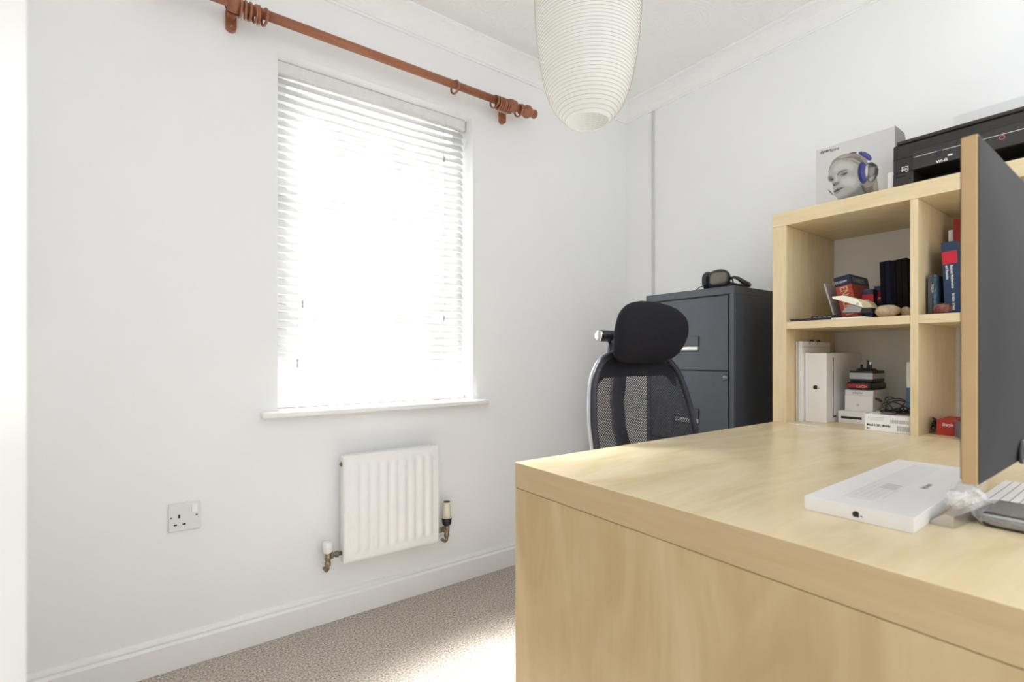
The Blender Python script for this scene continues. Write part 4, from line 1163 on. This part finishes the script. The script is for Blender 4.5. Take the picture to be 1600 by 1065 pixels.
# seat, mechanism, base
bm = NB(); add_blob(bm, (0, -5, 47), (25, 24, 4.2), 32, pw=.6); obj('seat', bm, BLACKFAB, ch)
bm = NB(); add_box(bm, -9, 9, -14, 12, 39.5, 43.5, 1); add_tube(bm, [(0, -4, 12), (0, -4, 26)], 2.9, 16); add_tube(bm, [(0, -4, 26), (0, -4, 40)], 1.5, 16); obj('gas_column', bm, CHFR, ch)
for i in range(5):
    a = 2*PI*i/5+.3
    e = Vector((math.cos(a)*29, -4+math.sin(a)*29, 6.6))
    bm = NB(); add_tube(bm, [(math.cos(a)*2, -4+math.sin(a)*2, 12), e.lerp(Vector((0, -4, 12)), .4), e], [2.8, 2.3, 1.6], 12); lg = obj('leg', bm, CHFR, ch)
    bm = NB()
    for sd_ in (-1, 1):
        ax = Vector((-math.sin(a), math.cos(a), 0))
        add_lathe(bm, [(2.2, 0), (2.5, .3), (2.5, 1.5), (2.2, 1.8)], e+ax*(.5*sd_)-Vector((0, 0, 4.1)), ax*sd_, 20)
    obj('caster', bm, DARK, lg)

# ------------------------------------------------------------------ on the desk
ZD = DZ+.01
kb = thing('keyboard_box', 'flat white keyboard box with a fruit logo lying on the desk', 'box', (79.2, 20.9, ZD), rz=math.radians(1.2))
bm = NB(); add_box(bm, 0, 43.5, 0, 13.1, 0, 2.0, .06); obj('carton', bm, BOXW, kb)
fnx = lambda u, v, w: Vector((-w, -v, -u))
yy, zq = PU(1338, 803, 79.2); apple(kb, (-.01, yy-20.9, zq-ZD), .5, fnx)
# printed keyboard outline on the lid
bm = NB()
kx0, kx1, ky0, ky1 = 8.0, 40.5, 5.2, 9.4
add_box(bm, kx0-4, kx1, ky1, ky1+.12, 2.0, 2.02); add_box(bm, kx1, kx1+.12, ky0+2.5, ky1, 2.0, 2.02)
random.seed(5)
for i in range(30):
    x = kx0-3.2+i*1.16
    ln = 3.4 if i < 6 else 3.9
    add_prism(bm, [(x, ky1-.1), (x+.22, ky1-.1), (x+.9-.0, ky1-ln), (x+.7, ky1-ln)], lambda u, v, w: Vector((u, v, w)), 2.0, 2.02)
for i in range(5):
    yk_ = ky1-.75-i*.8
    add_box(bm, kx0-2+i*.4, kx0+9-i*.6, yk_, yk_+.08, 2.0, 2.02)
obj('keyboard_print', bm, mat('pale_blue_grey_ink', (.66, .67, .72), .5), kb)
bm = NB()
for i in range(4): add_box(bm, 14.6+i*1.1, 15.1+i*1.1, 5.9, 7.9, 2.0, 2.025)
obj('keys_print', bm, mat('mid_grey_ink', (.5, .5, .54), .5), kb)
text('lettering', 'Magic Keyboard', 1.1, INKG, kb, (19.0, 3.2, 2.02), (0, 0, 0), .62, .02)
# aluminium wedge bar: stand foot of the monitor
mo_ = thing('monitor', 'large dark monitor seen from behind with a gold-coloured side edge', 'monitor', (100, 13.0, ZD))
mx0, mx1 = 67.6-100, 67.6+61.5-100
zb0, zb1 = 84.9-ZD, 120.6-ZD
bm = NB(); add_box(bm, mx0, mx1, -.9+.55, .95, zb0, zb1, .12); obj('bezel', bm, GOLD, mo_, label='gold-coloured side band')
bm = NB()
# back shell gently domed
nxs, nzs = 28, 16; gg = []
for i in range(nxs+1):
    row = []
    for j in range(nzs+1):
        u = i/nxs; v = j/nzs
        e = min(u*6, (1-u)*6, v*4, (1-v)*4, 1)
        dome = math.sin(min(1, max(0, e))*PI/2)*1.1
        row.append(bm.verts.new((mx0+.1+(mx1-mx0-.2)*u, -.42-dome*.35-.9*max(0, 1-((u-.5)*2.2)**2)*max(0, 1-((v-.45)*2.4)**2), zb0+.1+(zb1-zb0-.2)*v)))
    gg.append(row)
for i in range(nxs):
    for j in range(nzs):
        f = bm.faces.new((gg[i][j], gg[i+1][j], gg[i+1][j+1], gg[i][j+1])); f.smooth = True
obj('back_shell', bm, MONB, mo_)
bm = NB(); add_box(bm, mx0+.3, mx1-.3, .94, 1.05, zb0+.4, zb1-.3); obj('screen', bm, DARK2, mo_)
ux, uz = PV(1598, 705, 12.2)
bm = NB(); add_torus(bm, (ux-100, -.75, uz-ZD), (0, 1, 0), 1.3, .25, 28, 10); add_lathe(bm, [(.9, 0), (.8, .4), (.1, .45)], (ux-100, -.6, uz-ZD), (0, -1, 0), 20); obj('cable_port', bm, DARK, mo_)
bm = NB(); add_box(bm, 12, 19, -4.4, -1.9, 0, 30, .5); add_box(bm, 12, 19, -2.5, -.6, 20, 32, .4); obj('stand_column', bm, ALU, mo_)
# chamfered foot lying towards the camera
ft = thing('aluminium_bar', 'chamfered aluminium bar beside the white keyboard box under the monitor', 'metal bar', (85.9, 19.75, ZD), rz=math.radians(-7))
bm = NB()
hF = 1.75
add_prism(bm, [(1.25, .15), (1.25, .35), (-.45, hF), (-1.35, hF-.2), (-1.35, 0), (.9, 0)], lambda u, v, w: Vector((w, u, v)), 0, 13)
obj('bar', bm, ALU, ft)
# wrapped item
wr = thing('wrapped_tray', 'dark grey slab wrapped in clear crinkled plastic near the desk edge', 'wrapped item', (90.2, 16.9, ZD), rz=0)
bm = NB(); add_box(bm, .3, 10, -8.8, -.4, .12, 1.9, .25)
obj('slab', bm, mat('dark_taupe_plastic', (.05, .04, .04), .5), wr)
bm = NB(); add_box(bm, .22, .32, -8.6, -.5, 1.45, 1.75, .03); obj('edge_highlight', bm, SILVR, wr, label='silver strip painting the edge highlight')  # highlight on the slab's top front edge, put in as a silver strip
bm = NB(); random.seed(9)
R_n = 34; rings_ = []
stations = [(-8.9, 1, 1, 0), (-7, 1.02, 1.02, 0), (-5, 1.0, 1.0, 0), (-3, 1.02, 1.04, 0), (-1.4, 1.0, 1.0, 0), (-.3, .93, .98, 0), (.3, .86, .92, .2), (1.0, .80, 1.2, 1.2), (1.8, .86, 1.5, 2.0), (2.6, .95, 1.75, 2.1), (3.1, .98, 1.9, 2.15)]
for i, (yy, fx_, fz_, lift) in enumerate(stations):
    rg = []
    jit = .02 if yy < -1 else .14
    for k in range(R_n):
        a = 2*PI*k/R_n
        x_ = 5.1+5.05*fx_*math.copysign(abs(math.cos(a))**.5, math.cos(a))+random.uniform(-1, 1)*jit
        z_ = 1.03+1.0*fz_*math.copysign(abs(math.sin(a))**.5, math.sin(a))*(1 if lift == 0 else .8)+lift*.8+random.uniform(-1, 1)*jit*1.6
        rg.append(bm.verts.new((x_, yy+random.uniform(-1, 1)*jit, max(.02, z_))))
    rings_.append(rg)
for A, B_ in zip(rings_, rings_[1:]):
    for k in range(R_n): bm.faces.new((A[k], A[(k+1) % R_n], B_[(k+1) % R_n], B_[k]))
bm.faces.new(rings_[0][::-1])
obj('plastic_film', bm, FILM, wr)
bm = NB(); add_box(bm, 0, 24, 0, 11, 0, .5, .08)
for i in range(9): add_box(bm, .5, 23.5, 1+i*1.1, 1.12+i*1.1, .5, .53, mi=1)
obj('x', bm, [BOXW, INKG]).name = 'white_folder'
wf = bpy.data.objects['white_folder']; wf.location = (1.005, .087, (ZD)*.01); wf.rotation_euler = (0, 0, 0)
tag(wf, 'white lined sheet stack lying on the desk behind the plastic-wrapped slab', 'papers')
